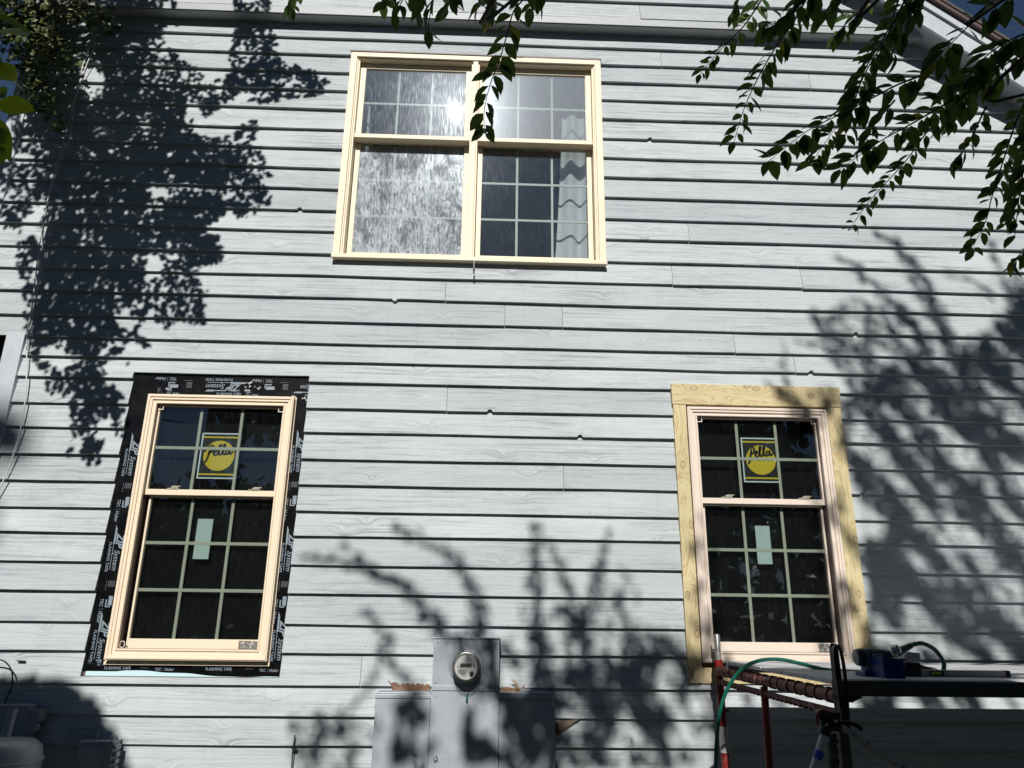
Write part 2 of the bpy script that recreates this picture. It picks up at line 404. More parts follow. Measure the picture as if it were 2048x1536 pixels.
while UPL[0] < 9: UPL.insert(0, UPL[0]+.16)
siding(s, UPL, UPL[0]+.16, lambda z: -3.4, lambda z: rake_x(z)-.02, -.078, [])
s.build('gable_siding', MS, house)
# sheathing behind the boards
s = MB()
def slab(x0, x1, z0, z1): s.box(x0, x1, SH, SH+.02, z0, z1)
slab(-3.36, -2.236, 3.29, 5.9); slab(-3.0, -2.236, -.6, 3.29); slab(-2.236, -2.11, -.6, 5.9); slab(-2.11, -1.23, -.6, 1.38); slab(-2.11, -1.23, 2.90, 5.9)
slab(-1.23, -1.04, -.6, 5.9); slab(-1.04, .74, -.6, 3.92); slab(-1.04, .74, 5.51, 5.9); slab(.74, 1.27, -.6, 5.9); slab(1.27, 2.13, -.6, 1.40); slab(1.27, 2.13, 2.88, 5.9); slab(2.13, 3.3, -.6, 5.9)
s.poly([(3.3, SH+.01, -.6), (6.2, SH+.01, -.6), (6.2, SH+.01, 3.4), (3.3, SH+.01, 5.9)])
s.poly([(-3.3, -.06, 5.9), (3.25, -.06, 5.9), (-.8, -.06, 9.2), (-3.3, -.06, 9.2)])
s.build('sheathing', M_SHEATH, house)
# belt where the gable wall stands proud: soffit strip with small drip lip
s = MB()
s.box(-3.42, 3.30, -.088, SH, 5.829, 5.85); s.box(-3.42, 3.30, -.094, -.080, 5.829, 5.886)
s.build('belt_trim', M_SOFFIT, house)
# corner boards
s = MB(); s.box(-3.40, -3.292, -.022, .08, 3.30, 5.83); s.build('corner_board', M_TRIMBLUE, house, bevel=.002)
s = MB(); s.box(-3.058, -2.945, -.024, .09, -.6, 3.288); s.build('corner_board', M_TRIMBLUE, house, bevel=.002)
# overhanging storey on the left: soffit and porch back wall
s = MB(); s.box(-5.5, -2.95, .02, 2.2, 3.30, 3.33); s.box(-3.40, -3.38, .05, 6, 3.3, 5.9); s.box(-2.975, -2.955, .09, 2.2, -.6, 3.3); s.box(-5.5, -2.95, 2.2, 2.22, -.6, 3.3)
s.build('porch_wall', M_ROOMD, house)
# rake: soffit, fascia boards, drip edge, roof
def rake_piece(off0, off1, y0, y1, m, name, parent=house, bevel=0):
    """bar along the gable slope; offsets measured up from the line z = 5.883 - .8 (x - 3.21)"""
    s = MB(); d = []
    for x in (-.4, 7.0):
        for o_ in (off0, off1): d.append((x, 5.883-.806*(x-3.21)+o_))
    a, b, c, e = d
    s.prism([a, c, e, b], y0, y1); return s.build(name, m, parent, bevel=bevel)
rake_piece(-.13+.08, -.11+.10, -.20, .02, M_SOFFIT, 'rake_soffit')
rake_piece(-.135, .03, -.222, -.20, M_TRIMBLUE, 'fascia', bevel=.002)
rake_piece(.031, .055, -.212, -.20, M_BROWN, 'fascia_gap')
rake_piece(.056, .135, -.232, -.20, M_TRIMBLUE, 'fascia', bevel=.002)
rake_piece(.136, .17, -.262, -.18, M_BROWN, 'drip_edge')
rake_piece(.171, .20, -.27, 8, mat('shingle', (.08, .07, .065), .9), 'roof')

# ------------------------------------------------------------ windows
def frame_ring(mb, x0, x1, z0, z1, w_, y0, y1, wb=None, wt=None):
    """four mitred lengths: front face y0, back y1"""
    wb = w_ if wb is None else wb; wt = w_ if wt is None else wt
    o_ = [(x0, z0), (x1, z0), (x1, z1), (x0, z1)]; i_ = [(x0+w_, z0+wb), (x1-w_, z0+wb), (x1-w_, z1-wt), (x0+w_, z1-wt)]
    for k_ in range(4):
        a, b = o_[k_], o_[(k_+1) % 4]; c, d = i_[(k_+1) % 4], i_[k_]
        mb.att = R(); mb.prism([a, b, c, d], y0, y1)
def grille(win, x0, x1, z0, z1, nv, nh, y, mt, w_=.018, lab=None):
    mb = MB()
    for k_ in range(1, nh+1):
        z = z0+(z1-z0)*k_/(nh+1); mb.box(x0, x1, y, y+.008, z-w_/2, z+w_/2)
    for k_ in range(1, nv+1):
        x = x0+(x1-x0)*k_/(nv+1); mb.box(x-w_/2, x+w_/2, y+.0015, y+.0065, z0, z1)
    return mb.build('grille', mt, win)
def pane(win, x0, x1, z0, z1, y, m):
    mb = MB(); mb.box(x0, x1, y, y+.004, z0, z1); return mb.build('glass_pane', m, win)
def ribbon(mb, pts, w_, T, m=None):
    pts = [Vector((p[0], 0, p[1])) for p in pts]; L = []
    for i, p in enumerate(pts):
        t = (pts[min(i+1, len(pts)-1)]-pts[max(i-1, 0)]).normalized(); nrm = Vector((-t.z, 0, t.x))
        ww = w_*(.65+.5*abs(t.z)); L.append((mb.vert(T @ (p+nrm*ww)), mb.vert(T @ (p-nrm*ww))))
    for a, b in zip(L, L[1:]): mb.face((a[0], b[0], b[1], a[1]), m)
def sticker(win, cx, cz, y, w_, h_, curl=0.0, textdz=0.0):
    mb = MB()
    X0, X1, Z0, Z1 = cx-w_/2, cx+w_/2, cz-h_/2, cz+h_/2
    mb.box(X0, X1, y, y+.001, Z0, Z1, 0)
    def rect(a, b, c, d, m, dy): mb.box(a, b, y-dy, y, c, d, m)
    e = .008
    rect(X0+e, X1-e, Z0+e, Z1-e, 1, .0005)
    for zz in (Z1-.032, Z0+.022): rect(X0+e, X1-e, zz, zz+.010, 2, .001)
    c_ = [(cx+.094*cos(t*pi/24), cz+.094*sin(t*pi/24)) for t in range(48)]; mb.prism(c_, y-.001, y, 2)
    T = Matrix.Translation((cx-.088, y-.0022, cz-.016+textdz)) @ Matrix.Scale(.178, 4) @ Matrix.Rotation(radians(-7), 4, 'Y')
    W = .031
    strokes = [[(.02,.22),(.10,.33),(.25,.42),(.33,.36),(.30,.24),(.20,.16),(.13,.17)], [(.24,.36),(.17,.15),(.10,-.05),(.02,-.17)],
        [(.32,.12),(.41,.19),(.42,.25),(.36,.24),(.33,.14),(.36,.05),(.44,.07)], [(.44,.07),(.56,.32),(.58,.41),(.53,.37),(.50,.14),(.53,.05),(.58,.08)],
        [(.58,.08),(.70,.32),(.72,.41),(.67,.37),(.64,.14),(.67,.05),(.71,.07)], [(.86,.20),(.79,.22),(.73,.12),(.76,.05),(.83,.11),(.87,.21),(.86,.07),(.90,.05),(.98,.13)]]
    for st in strokes:
        pts = curve([(p[0], 0, p[1]) for p in st], 6); ribbon(mb, [(p.x, p.z) for p in pts], W, T, 1)
    return mb.build('maker_sticker', [M_WHT, M_BLK, M_YEL], win)
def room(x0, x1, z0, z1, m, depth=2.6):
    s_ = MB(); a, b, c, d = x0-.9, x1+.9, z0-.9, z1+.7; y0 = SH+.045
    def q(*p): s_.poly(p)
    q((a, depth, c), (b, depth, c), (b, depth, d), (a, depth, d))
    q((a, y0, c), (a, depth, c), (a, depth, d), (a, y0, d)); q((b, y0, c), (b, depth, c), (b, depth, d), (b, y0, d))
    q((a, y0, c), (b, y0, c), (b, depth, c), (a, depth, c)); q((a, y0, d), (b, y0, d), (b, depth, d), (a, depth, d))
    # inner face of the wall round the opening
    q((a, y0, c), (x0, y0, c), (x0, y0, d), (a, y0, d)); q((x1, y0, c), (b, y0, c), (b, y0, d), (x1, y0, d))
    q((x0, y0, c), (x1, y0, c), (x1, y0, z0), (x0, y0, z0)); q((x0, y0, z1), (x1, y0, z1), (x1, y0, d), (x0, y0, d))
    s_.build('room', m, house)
def sash(win, x0, x1, z0, z1, st, top, bot, y, M_, gm, nv, nh, gmat, dep=.035, gw=.018):
    mb = MB(); frame_ring(mb, x0, x1, z0, z1, st, y, y+dep, bot, top)
    sa = mb.build('sash', M_, win, bevel=.0015)
    gx0, gx1, gz0, gz1 = x0+st, x1-st, z0+bot, z1-top
    pane(win, gx0-.002, gx1+.002, gz0-.002, gz1+.002, y+.010, gm)
    grille(win, gx0, gx1, gz0, gz1, nv, nh, y+.016, gmat, gw)
    return (gx0, gx1, gz0, gz1)
def new_window(x0, x1, z0, z1, M_, wname_label):
    win = MB()
    # casing: flange, main mould, inner lip
    frame_ring(win, x0, x1, z0, z1, .034, -.036, SH, .030, .034)
    frame_ring(win, x0+.006, x1-.006, z0+.006, z1-.006, .012, -.042, -.036)
    frame_ring(win, x0+.034, x1-.034, z0+.030, z1-.034, .016, -.027, SH, .020, .016)
    frame_ring(win, x0+.050, x1-.050, z0+.050, z1-.050, .010, -.033, SH, .010, .008)
    w0 = win.build('window', M_, house, bevel=.0012); w0['label'] = wname_label
    jx0, jx1, jz0, jz1 = x0+.060, x1-.060, z0+.060, z1-.058
    mb = MB(); frame_ring(mb, jx0-.004, jx1+.004, jz0-.004, jz1+.004, .005, -.012, .085); mb.build('jamb_liner', M_BROWN, w0)
    zm = (z0+z1)/2+.175
    g1 = sash(w0, jx0+.002, jx1-.002, zm-.020, jz1, .010, .010, .034, .000, M_, M_GL_CLEAR, 2, 1, M_MUNT, .028)
    g2 = sash(w0, jx0+.018, jx1-.006, jz0, zm-.022, .012, .006, .052, .032, M_, M_GL_CLEAR, 2, 2, M_MUNT, .028)
    mb = MB(); mb.box(jx0, jx1, .088, .0895, jz0, jz1); mb.build('insect_screen', M_SCREEN, w0)
    for xx in (x0+.25*(x1-x0), x0+.79*(x1-x0)):
        mb = MB(); mb.box(xx-.035, xx+.035, -.004, .012, zm+.014, zm+.021); mb.box(xx-.012, xx+.03, -.008, .008, zm+.021, zm+.030); mb.box(xx-.004, xx+.044, -.010, -.002, zm+.029, zm+.034)
        mb.build('sash_lock', M_MUNT, w0, bevel=.002)
    for xx, sg in ((jx0+.006, 1), (jx1-.006, -1)):
        mb = MB(); a = xx; b = xx+sg*.026; mb.box(min(a, b), max(a, b), -.012, -.008, jz1-.036, jz1-.031); mb.box(min(b, b+sg*.005), max(b, b+sg*.005), -.012, -.008, jz1-.036, jz1-.008)
        mb.build('corner_clip', M_PINK, w0)
    mb = MB(); mb.box(jx0+.0, jx0+.028, -.006, -.002, jz0+.004, jz0+.008); mb.box(jx0, jx0+.004, -.006, -.002, jz0+.004, jz0+.04); mb.box(jx0, jx0+.028, -.006, -.002, jz0+.036, jz0+.04); mb.box(jx0+.024, jx0+.028, -.006, -.002, jz0+.004, jz0+.04); mb.build('corner_clip', M_PINK, w0)
    mb = MB(); mb.box(jx1-.125, jx1-.012, .029, .031, jz0+.004, jz0+.047); lb = mb.build('spec_label', worn_metal('silver_label', (.6,.6,.6), (.25,.24,.2), .25, .3, 60, .45, .5), w0)
    return w0, g1, g2
# left window
LX0, LX1, LZ0, LZ1 = -2.110, -1.213, 1.362, 2.909
w1, g1, g2 = new_window(LX0, LX1, LZ0, LZ1, M_TAN, 'new tan window wrapped in black printed flashing tape')
mb = MB(); mb.box(LX0-.012, LX1+.010, -.004, SH-.003, LZ0-.026, LZ0-.008); frame_ring(mb, LX0-.008, LX1+.006, LZ0-.008, LZ1+.008, .03, SH-.012, SH-.003)
for k_ in range(8):
    x = LX0+.07+k_*.108; mb.lathe((x, -.0045, LZ0-.017), (0, 1, 0), [(0, .003), (.001, .003)], 8, 1)
mb.build('nailing_fin', [M_TAN, M_DARK], w1)
q = P(430.5, 913, .02); sticker(w1, q.x+.022, q.z+.005, .019, .235, .285)
q0 = P(407.5, 1078, .06); mb = MB(); mb.box(q0.x-.046, q0.x+.046, .049, .050, q0.z-.118, q0.z+.118); mb.build('paper_label', M_LABEL, w1)
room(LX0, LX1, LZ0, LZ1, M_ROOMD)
# right window
RX0, RX1, RZ0, RZ1 = 1.254, 2.147, 1.380, 2.901
w2, g3, g4 = new_window(RX0, RX1, RZ0, RZ1, M_PINK, 'new beige window boxed in raw pine boards above the platform')
q = P(1521.5, 920, .02); sticker(w2, q.x, q.z, .019, .235, .285, textdz=.018)
q0 = P(1526, 1090, .06); mb = MB(); mb.box(q0.x-.045, q0.x+.045, .049, .050, q0.z-.115, q0.z+.115); mb.build('paper_label', M_LABEL, w2)
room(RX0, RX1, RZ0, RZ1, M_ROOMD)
# pine trim round the right window
mb = MB(); mb.att = .37; mb.prism([(1.163, 2.917), (2.249, 2.918), (2.254, 3.051), (1.162, 3.053)], -.030, SH); mb.build('trim_board', M_PINEX, w2, bevel=.0015)['label'] = 'knotty pine header board'
mb = MB(); mb.att = .61; mb.prism([(1.168, 1.270), (1.249, 1.270), (1.249, 2.915), (1.168, 2.915)], -.026, SH); mb.build('trim_board', M_PINEZ, w2, bevel=.0015)
mb = MB(); mb.att = .13; mb.prism([(2.153, 1.270), (2.250, 1.270), (2.247, 2.916), (2.153, 2.916)], -.026, SH); mb.build('trim_board', M_PINEZ, w2, bevel=.0015)
mb = MB(); mb.att = .83; mb.prism([(1.251, 1.268), (2.151, 1.268), (2.151, 1.352), (1.251, 1.352)], -.020, SH); mb.build('trim_board', M_PINEX, w2, bevel=.0015)
# flashing tape with its print, on the left window
tp = MB()
tp.box(-2.236, LX0+.03, SH-.002, SH+.0, 1.30, 3.056, 0); tp.box(LX1-.03, -1.139, SH-.002, SH+.0, 1.283, 3.056, 0)
tp.box(-2.236, -1.139, SH-.003, SH-.0021, 2.88, 3.056, 0)
NB = 40; top_ = []; 
pts = [(-2.236, 1.30)]
for k_ in range(NB+1):
    x = -2.236+1.097*k_/NB; pts.append((x, 1.297+.010*math.sin(k_*.16)+mnoise.noise(Vector((x*7, 0, 0)))*.006-.018*(k_/NB)**3))
pts += [(-1.139, 1.40), (-2.236, 1.40)]
tp.prism(pts[1:], SH-.0045, SH-.0032, 0)
def zipmark(T, cut=0):
    T = T @ Matrix.Diagonal((1.12, 1, 1.0, 1))
    tp.poly([T @ Vector(p) for p in ((-.045, 0, .002), (.060, 0, .002), (.052, 0, .013), (-.022, 0, .013))], 1)
    put_text(tp, 'ZIP', T @ Matrix.Translation((0, 0, .018)), .062, .082, .35, .03, 1)
    put_text(tp, 'System', T @ Matrix.Translation((.084, 0, .018)), .043, .105, .3, .005, 1)
    tp.poly([T @ Vector(p) for p in ((.055, 0, .004), (.185, 0, .004), (.185, 0, .007), (.055, 0, .007))], 1)
    put_text(tp, 'FLASHING TAPE', T @ Matrix.Translation((.045, 0, -.020)), .022, .150, 0, .012, 1)
def smallmarks(T):
    for r_ in range(5):
        tp.poly([T @ Vector((a, 0, z)) for a, z in ((0, .05-r_*.008), (.034, .05-r_*.008), (.034, .054-r_*.008), (0, .054-r_*.008))], 2)
    tp.poly([T @ Vector((a, 0, z)) for a, z in ((0, .006), (.055, .006), (.055, .0085), (0, .0085))], 2)
    T2 = T @ Matrix.Translation((.085, 0, 0))
    tp.poly([T2 @ Vector((a, 0, z)) for a, z in ((0, .035), (.052, .035), (.052, .057), (0, .057))], 1)
    tp.poly([T2 @ Vector((a, 0, z)) for a, z in ((.056, .020), (.062, .020), (.062, .050), (.056, .050))], 1)
    tp.poly([T2 @ Vector((a, 0, z)) for a, z in ((.020, .020), (.0555, .020), (.0555, .027), (.020, .027))], 1)
    put_text(tp, 'TEC', T2 @ Matrix.Translation((.015, 0, -.010)), .026, .045, 0, .01, 1)
    tp.poly([T2 @ Vector((a, 0, z)) for a, z in ((.072, -.012), (.074, -.012), (.074, .016), (.072, .016))], 2)
    put_text(tp, 'Huber', T2 @ Matrix.Translation((.082, 0, -.010)), .028, .066, .2, .012, 1)
YT = SH-.0062
DOWN = Matrix.Rotation(radians(90), 4, 'Y')      # local x -> world -z, local z -> world x
def zoomL(a, b): return P(140+a/4.042, 720+b/4.042, YT)
def zoomL2(a, b): return P(140+a/4.042, 1000+b/4.042, YT)
for z in (2.62, 1.895+.165, 1.57):      # left strip, reading downwards
    tp_T = Matrix.Translation((-2.190, YT, z)) @ DOWN; zipmark(tp_T)
for z in (2.36, 1.79): smallmarks(Matrix.Translation((-2.195, YT, z)) @ DOWN)
for z in (2.66, 2.10-.03, 1.58): zipmark(Matrix.Translation((-1.187, YT, z)) @ DOWN)
for z in (2.385, 1.80): smallmarks(Matrix.Translation((-1.205, YT, z)) @ DOWN)
FLIP = Matrix.Rotation(radians(180), 4, 'Y')
zipmark(Matrix.Translation((-1.57, YT, 3.012)) @ FLIP)
for x in (-1.30, -1.90): smallmarks(Matrix.Translation((x+.03, YT, 3.022)) @ FLIP)
put_text(tp, 'System', Matrix.Translation((-1.139, YT, 3.0)) @ FLIP, .043, .055, .3, .005, 1)
T = Matrix.Translation((-1.87, YT, 2.945)); 
for dx in (.07, .66-.04):
    T = Matrix.Translation((-1.87+dx+.06, YT, 2.944))
    wd_ = .150 if dx < .5 else .06
    tp.poly([T @ Vector(p) for p in ((-.045, 0, .002), (.010, 0, .002), (.008, 0, .013), (-.030, 0, .013))], 1)
    tp.poly([T @ Vector(p) for p in ((.01, 0, .006), (.01+wd_*.7, 0, .006), (.01+wd_*.7, 0, .012), (.01, 0, .012))], 1)
    put_text(tp, 'FLASHING TAPE' if dx < .5 else 'FLAS', T @ Matrix.Translation((.03, 0, -.020)), .022, wd_, 0, .012, 1)
for x in (-1.99, -1.50): smallmarks(Matrix.Translation((x-.09, YT, 2.930)) @ Matrix.Scale(.6, 4))
for x in (-2.19+.02, -1.66):
    T = Matrix.Translation((x+.05, YT-.0002, 1.330))
    put_text(tp, 'System' if x < -1.8 else 'ZIPSystem', T @ Matrix.Translation((0, 0, .013)), .040, .085 if x < -1.8 else .165, .3, .008, 1)
    put_text(tp, 'FLASHING TAPE', T @ Matrix.Translation((0 if x < -1.8 else .05, 0, -.020)), .024, .145, 0, .012, 1)
    if x > -1.8: tp.poly([T @ Vector(p) for p in ((-.03, 0, -.004), (.04, 0, -.004), (.04, 0, .006), (-.01, 0, .006))], 1)
    smallmarks(T @ Matrix.Translation((.20 if x < -1.8 else .27, 0, -.016)) @ Matrix.Scale(.8, 4))
smallmarks(Matrix.Translation((-2.215, YT, 1.335)) @ Matrix.Scale(.5, 4))
# torn shiny wrap at the corner
for c_, n_ in (((-1.185, 2.905), 9), ((-1.49, 2.985), 10)):
    for k_ in range(n_):
        x, z = c_[0]+U(-.05, .05), c_[1]+U(-.02, .02); a = U(0, 3)
        tp.poly([(x, YT-.008, z), (x+.018*cos(a), YT-.014, z+.012*sin(a)), (x+.010*cos(a+.8), YT-.006, z+.014*sin(a+1))], 3)
tp.build('flashing_tape', [M_TAPE, M_INK, M_INKD, M_FOIL], w1)
mb = MB(); mb.prism([(-2.22, 1.276), (-1.145, 1.276), (-1.15, 1.288), (-1.6, 1.299), (-1.9, 1.318), (-2.05, 1.300), (-2.22, 1.300)], SH-.003, SH-.002); mb.build('blue_membrane', M_HOUSEWRAP, w1)
mb = MB(); mb.box(-2.236, -1.139, .003, SH+.012, 3.0585, 3.060); mb.build('cut_edge', M_BROWN, w1)

# upper twin window
UX0, UX1, UZ0, UZ1 = -1.063, .770, 3.878, 5.555
uw = MB()
frame_ring(uw, UX0, UX1, UZ0, UZ1, .046, -.034, SH, .030, .040)
frame_ring(uw, UX0+.046, UX1-.046, UZ0+.030, UZ1-.040, .010, -.020, .05, .006, .008)
uw.box(UX0-.004, UX1+.004, -.046, -.034, UZ0, UZ0+.028)
uw.box(-.168, -.132, -.026, .06, UZ0+.030, UZ1-.040)
twin = uw.build('window', M_CREAM, house, bevel=.002); twin['label'] = 'old cream painted twin window upstairs'
mb = MB(); mb.box(UX0-.006, .20, -.040, SH, UZ1, UZ1+.010); mb.box(.20, UX1+.006, -.037, SH, UZ1, UZ1+.014); mb.build('drip_cap', M_BROWN, twin)
for x0, x1, ga, gb in ((UX0+.056, -.168, M_GL_UL, M_GL_LL), (-.132, UX1-.056, M_GL_UR, M_GL_LR)):
    jz0, jz1 = UZ0+.036, UZ1-.048; zm = 4.865
    mb = MB()
    for a, b in ((x0+.0002, x0+.010), (x1-.010, x1-.0002)): mb = MB(); mb.box(a, b, -.010, .12, jz0+.0002, jz1-.0002); mb.build('jamb', M_CREAM, twin)
    sash(twin, x0+.012, x1-.012, zm-.02, jz1-.004, .040, .040, .034, .030, M_CREAM, ga, 2, 1, M_MUNTW, .034, .016)
    sash(twin, x0+.014, x1-.014, jz0+.001, zm+.012, .034, .030, .062, .070, M_CREAM, gb, 2, 2, M_MUNTW, .034, .016)
    mb = MB(); mb.box(x0+.0125, x1-.0125, -.004, .0295, zm-.022, zm+.010); mb.build('meeting_rail', M_CREAM, twin, bevel=.002)
mb = MB(); q = P(948, 528, -.05); mb.tube([(q.x, -.048, q.z+.03), (q.x, -.052, q.z-.035)], .0018, 6, 0); mb.tube([(q.x, -.052, q.z-.035), (q.x, -.052, q.z-.068)], .005, 8, 1); mb.build('hanging_pull', [M_CURT, M_DARK], twin)
room(UX0+.05, UX1-.05, UZ0+.04, UZ1-.04, M_ROOM)
# curtains behind the upper glass
def curtain(xa_t, xb_t, xa_b, xb_b, z0, z1, label, folds=2.6):
    mb = MB(); nu, nv = 60, 14; rows = []
    for j in range(nv+1):
        t = j/nv; z = z1+(z0-z1)*t; a = xa_t+(xa_b-xa_t)*t**1.6; b = xb_t+(xb_b-xb_t)*t; row = []
        for i in range(nu+1):
            s_ = i/nu; x = a+(b-a)*s_; y = .19+.026*sin(s_*folds*2*pi+.6*sin(t*3))*(1-.25*t)+.006*sin(s_*23+t*3)
            row.append(mb.vert((x, y, z)))
        rows.append(row)
    for p_, q_ in zip(rows, rows[1:]):
        for i in range(nu): mb.face((p_[i], p_[i+1], q_[i+1], q_[i]))
    o = mb.build('curtain', M_CURT, None, 'all'); tag(o, label, 'curtain', 'curtains in the upper window'); return o
curtain(.50, .80, .44, .80, 3.96, 5.22, 'white pleated curtain hanging at the right of the upper window')
curtain(-1.02, -.93, -1.02, -.90, 3.96, 5.25, 'narrow white curtain edge at the left of the upper window', 2)
# chair seen through the left lower window
ch = MB(); q = P(497, 1283, .25)
pts = [(-.13, -.10), (-.13, .0), (-.115, .028), (-.07, .042), (.12, .030), (.12, -.10)]
ch.prism([(q.x+.07+a, q.z+.01+b) for a, b in pts], .25, .28)
tag(ch.build('chair', mat('pale_plastic', (.5, .5, .46), .5), None, bevel=.01), 'pale rounded chair back inside the taped left window', 'chair')

# ============================================================ ELECTRIC METER AND BOXES
def zm_(a, b, y): return P(860+a/9.6, 1270+b/9.6, y)
YF = -.125
mt = empty('electric_meter', 'tall grey meter enclosure with round glass meter between two boxes', 'electric meter')
tl, tr_ = P(869, 1277, YF), P(998.5, 1278, YF); bl = P(862.5, 1384, YF); br = P(998.5, 1386, YF)
X0, X1 = (tl.x+bl.x)/2, (tr_.x+br.x)/2; ZT, ZM = tl.z, bl.z; MCX, MCZ = zm_(694, 620, YF-.09).x, zm_(694, 620, YF-.09).z
b_ = MB(); b_.box(X0, X1, YF, -.004, ZM+.006, ZT); b_.box(X0-.005, X1+.006, YF-.006, -.004, ZT, ZT+.006); b_.box(X0-.003, X1+.003, YF-.004, -.02, ZM+.008, ZM+.034)
b_.build('enclosure', M_GREY, mt, bevel=.002)
b_ = MB(); b_.box(X0-.004, X1+.002, YF-.004, -.004, -.1, ZM+.004); b_.tube([(X0+.10, YF-.006, ZM-.07), (X0+.10, YF-.004, ZM-.07)], .003, 8)
b_.build('lower_cover', M_GREY, mt, bevel=.002)
for sx_, sz_ in ((X0+.02, ZT-.018), (X1-.02, ZT-.018), (X0+.018, ZM+.05), (X1-.018, ZM+.05), (X0+.02, ZM-.02), (X1-.02, ZM-.02)):
    b_ = MB(); b_.lathe((sx_, YF-.003, sz_), (0, -1, 0), [(0, .0045), (.002, .0045), (.0032, .002)], 8); b_.build('screw', M_GREYD, mt)
b_ = MB(); b_.lathe((MCX, YF, MCZ), (0, -1, 0), [(0, .098), (.004, .096), (.010, .086), (.012, .083)], 48); b_.build('collar', M_GREY, mt, True)
b_ = MB(); b_.lathe((MCX, YF-.01, MCZ), (0, -1, 0), [(0, .080), (.012, .080), (.014, .077), (.060, .076), (.062, .070)], 48); b_.build('meter_ring', worn_metal('meter_ring', (.45, .44, .40), (.3, .3, .3), .3, .8, 20), mt, True)
b_ = MB(); b_.lathe((MCX, YF-.058, MCZ), (0, -1, 0), [(0, .062), (.040, .062)], 40); fc = b_.build('meter_face', mat('meter_face', (.85, .85, .80), .5), mt)
b_ = MB(); yq = YF-.0985
b_.box(MCX-.032, MCX+.030, yq-.001, yq, MCZ-.0, MCZ+.020, 0); b_.box(MCX-.022, MCX+.026, yq-.001, yq, MCZ+.026, MCZ+.040, 2)
for k_ in range(4): b_.box(MCX-.042+.006*k_, MCX+.004-.003*k_, yq-.001, yq, MCZ-.018-k_*.007, MCZ-.0155-k_*.007, 1)
b_.box(MCX+.036, MCX+.046, yq-.001, yq, MCZ+.002, MCZ+.014, 1); b_.box(MCX-.046, MCX-.042, yq-.001, yq, MCZ+.0, MCZ+.012, 1)
b_.lathe((MCX+.031, yq, MCZ-.030), (0, -1, 0), [(0, .0115), (.002, .0115)], 16, 3); b_.box(MCX+.021, MCX+.036, yq-.002, yq, MCZ-.047, MCZ-.032, 3)
b_.build('display', [mat('lcd', (.10, .12, .09), .3), mat('fine_print', (.2, .2, .2), .6), mat('white_plate', (.8, .8, .78), .5), mat('optical_port', (.12, .11, .10), .5)], mt)
gm = bpy.data.materials.new('meter_glass'); gm.use_nodes = True; k = NT(gm); k.n.remove(k.b); out = [n for n in k.n if n.type == 'OUTPUT_MATERIAL'][0]
tr1 = k.N('ShaderNodeBsdfTransparent'); tr1.inputs[0].default_value = (.93, .94, .94, 1); gl1 = k.N('ShaderNodeBsdfGlossy'); gl1.inputs['Roughness'].default_value = .03
lw = k.N('ShaderNodeLayerWeight'); lw.inputs[0].default_value = .25; mx1 = k.N('ShaderNodeMixShader'); k.L(k.math('MULTIPLY_ADD', lw.outputs[0], .35, .015, clamp=True), mx1.inputs[0]); k.L(tr1.outputs[0], mx1.inputs[1]); k.L(gl1.outputs[0], mx1.inputs[2]); k.L(mx1.outputs[0], out.inputs[0])
b_ = MB(); b_.lathe((MCX, YF-.057, MCZ), (0, -1, 0), [(0, .073), (.030, .0725), (.036, .0715), (.041, .067), (.060, .0665), (.066, .064), (.070, .056), (.072, .03), (.0725, .005)], 48); b_.build('glass_dome', gm, mt, 'all')
b_ = MB(); q = zm_(715, 1090, YF-.02); b_.tube(curve([(q.x, YF-.008, q.z+.01), (q.x+.006, YF-.02, q.z-.002), (q.x, YF-.016, q.z-.012), (q.x-.004, YF-.008, q.z+.002)], 5), .0014, 6, 1)
b_.prism([(q.x-.005, q.z-.012), (q.x+.005, q.z-.013), (q.x+.004, q.z-.040), (q.x+.003, q.z-.052), (q.x-.007, q.z-.042), (q.x-.005, q.z-.03)], YF-.022, YF-.014, 0)
b_.build('seal_tag', [mat('green_seal', (.01, .12, .09), .35), mat('seal_wire', (.6, .6, .6), .3, 1)], mt)
b_ = MB(); q = P(870, 1516, YF); b_.tube(curve([(q.x-.006, YF-.006, q.z), (q.x, YF-.016, q.z-.012), (q.x+.014, YF-.012, q.z-.004), (q.x+.006, YF-.008, q.z+.012)], 5), .0022, 6); b_.build('wire_hasp', M_DARK, mt)

def breaker_box(x0, x1, zt, label, knob=False):
    e = empty('breaker_box', label, 'electrical box', 'breaker boxes beside the electric meter')
    b = MB(); b.box(x0, x1, -.118, -.004, -.05, zt-.026); b.build('door', M_GREY, e, bevel=.003)
    b = MB(); b.box(x0-.004, x1+.004, -.124, -.004, zt-.025, zt-.004)
    n_ = 12; pr = [(x0-.004, zt-.004), (x1+.004, zt-.004), (x1-.006, zt+.006), (x0+.006, zt+.006)]
    b.prism(pr, -.110, -.004); b.build('hood', M_GREY, e, bevel=.003)
    for z in (zt-.06, zt-.20):
        for xh in (x0-.0025, x1+.0025): b = MB(); b.box(xh-.0035, xh+.0035, -.112, -.09, z-.015, z); b.build('hinge', M_GREY, e)
    if knob:
        b = MB(); b.lathe(((x0+x1)/2, -.055, zt+.006), (0, 0, 1), [(0, .040), (.012, .038), (.016, .03)], 20); b.build('conduit_hub', M_GREY, e, True)
    return e
Lx0, Lx1 = P(751, 1395, -.118).x, P(861, 1395, -.118).x; breaker_box(Lx0, Lx1, P(800, 1387, -.118).z, 'light grey box left of the meter, under torn brown wood')
Rx0, Rx1 = P(999, 1395, -.118).x, P(1109, 1395, -.118).x; breaker_box(Rx0, Rx1, P(1050, 1389, -.118).z, 'grey box right of the meter with a round hub on top', True)
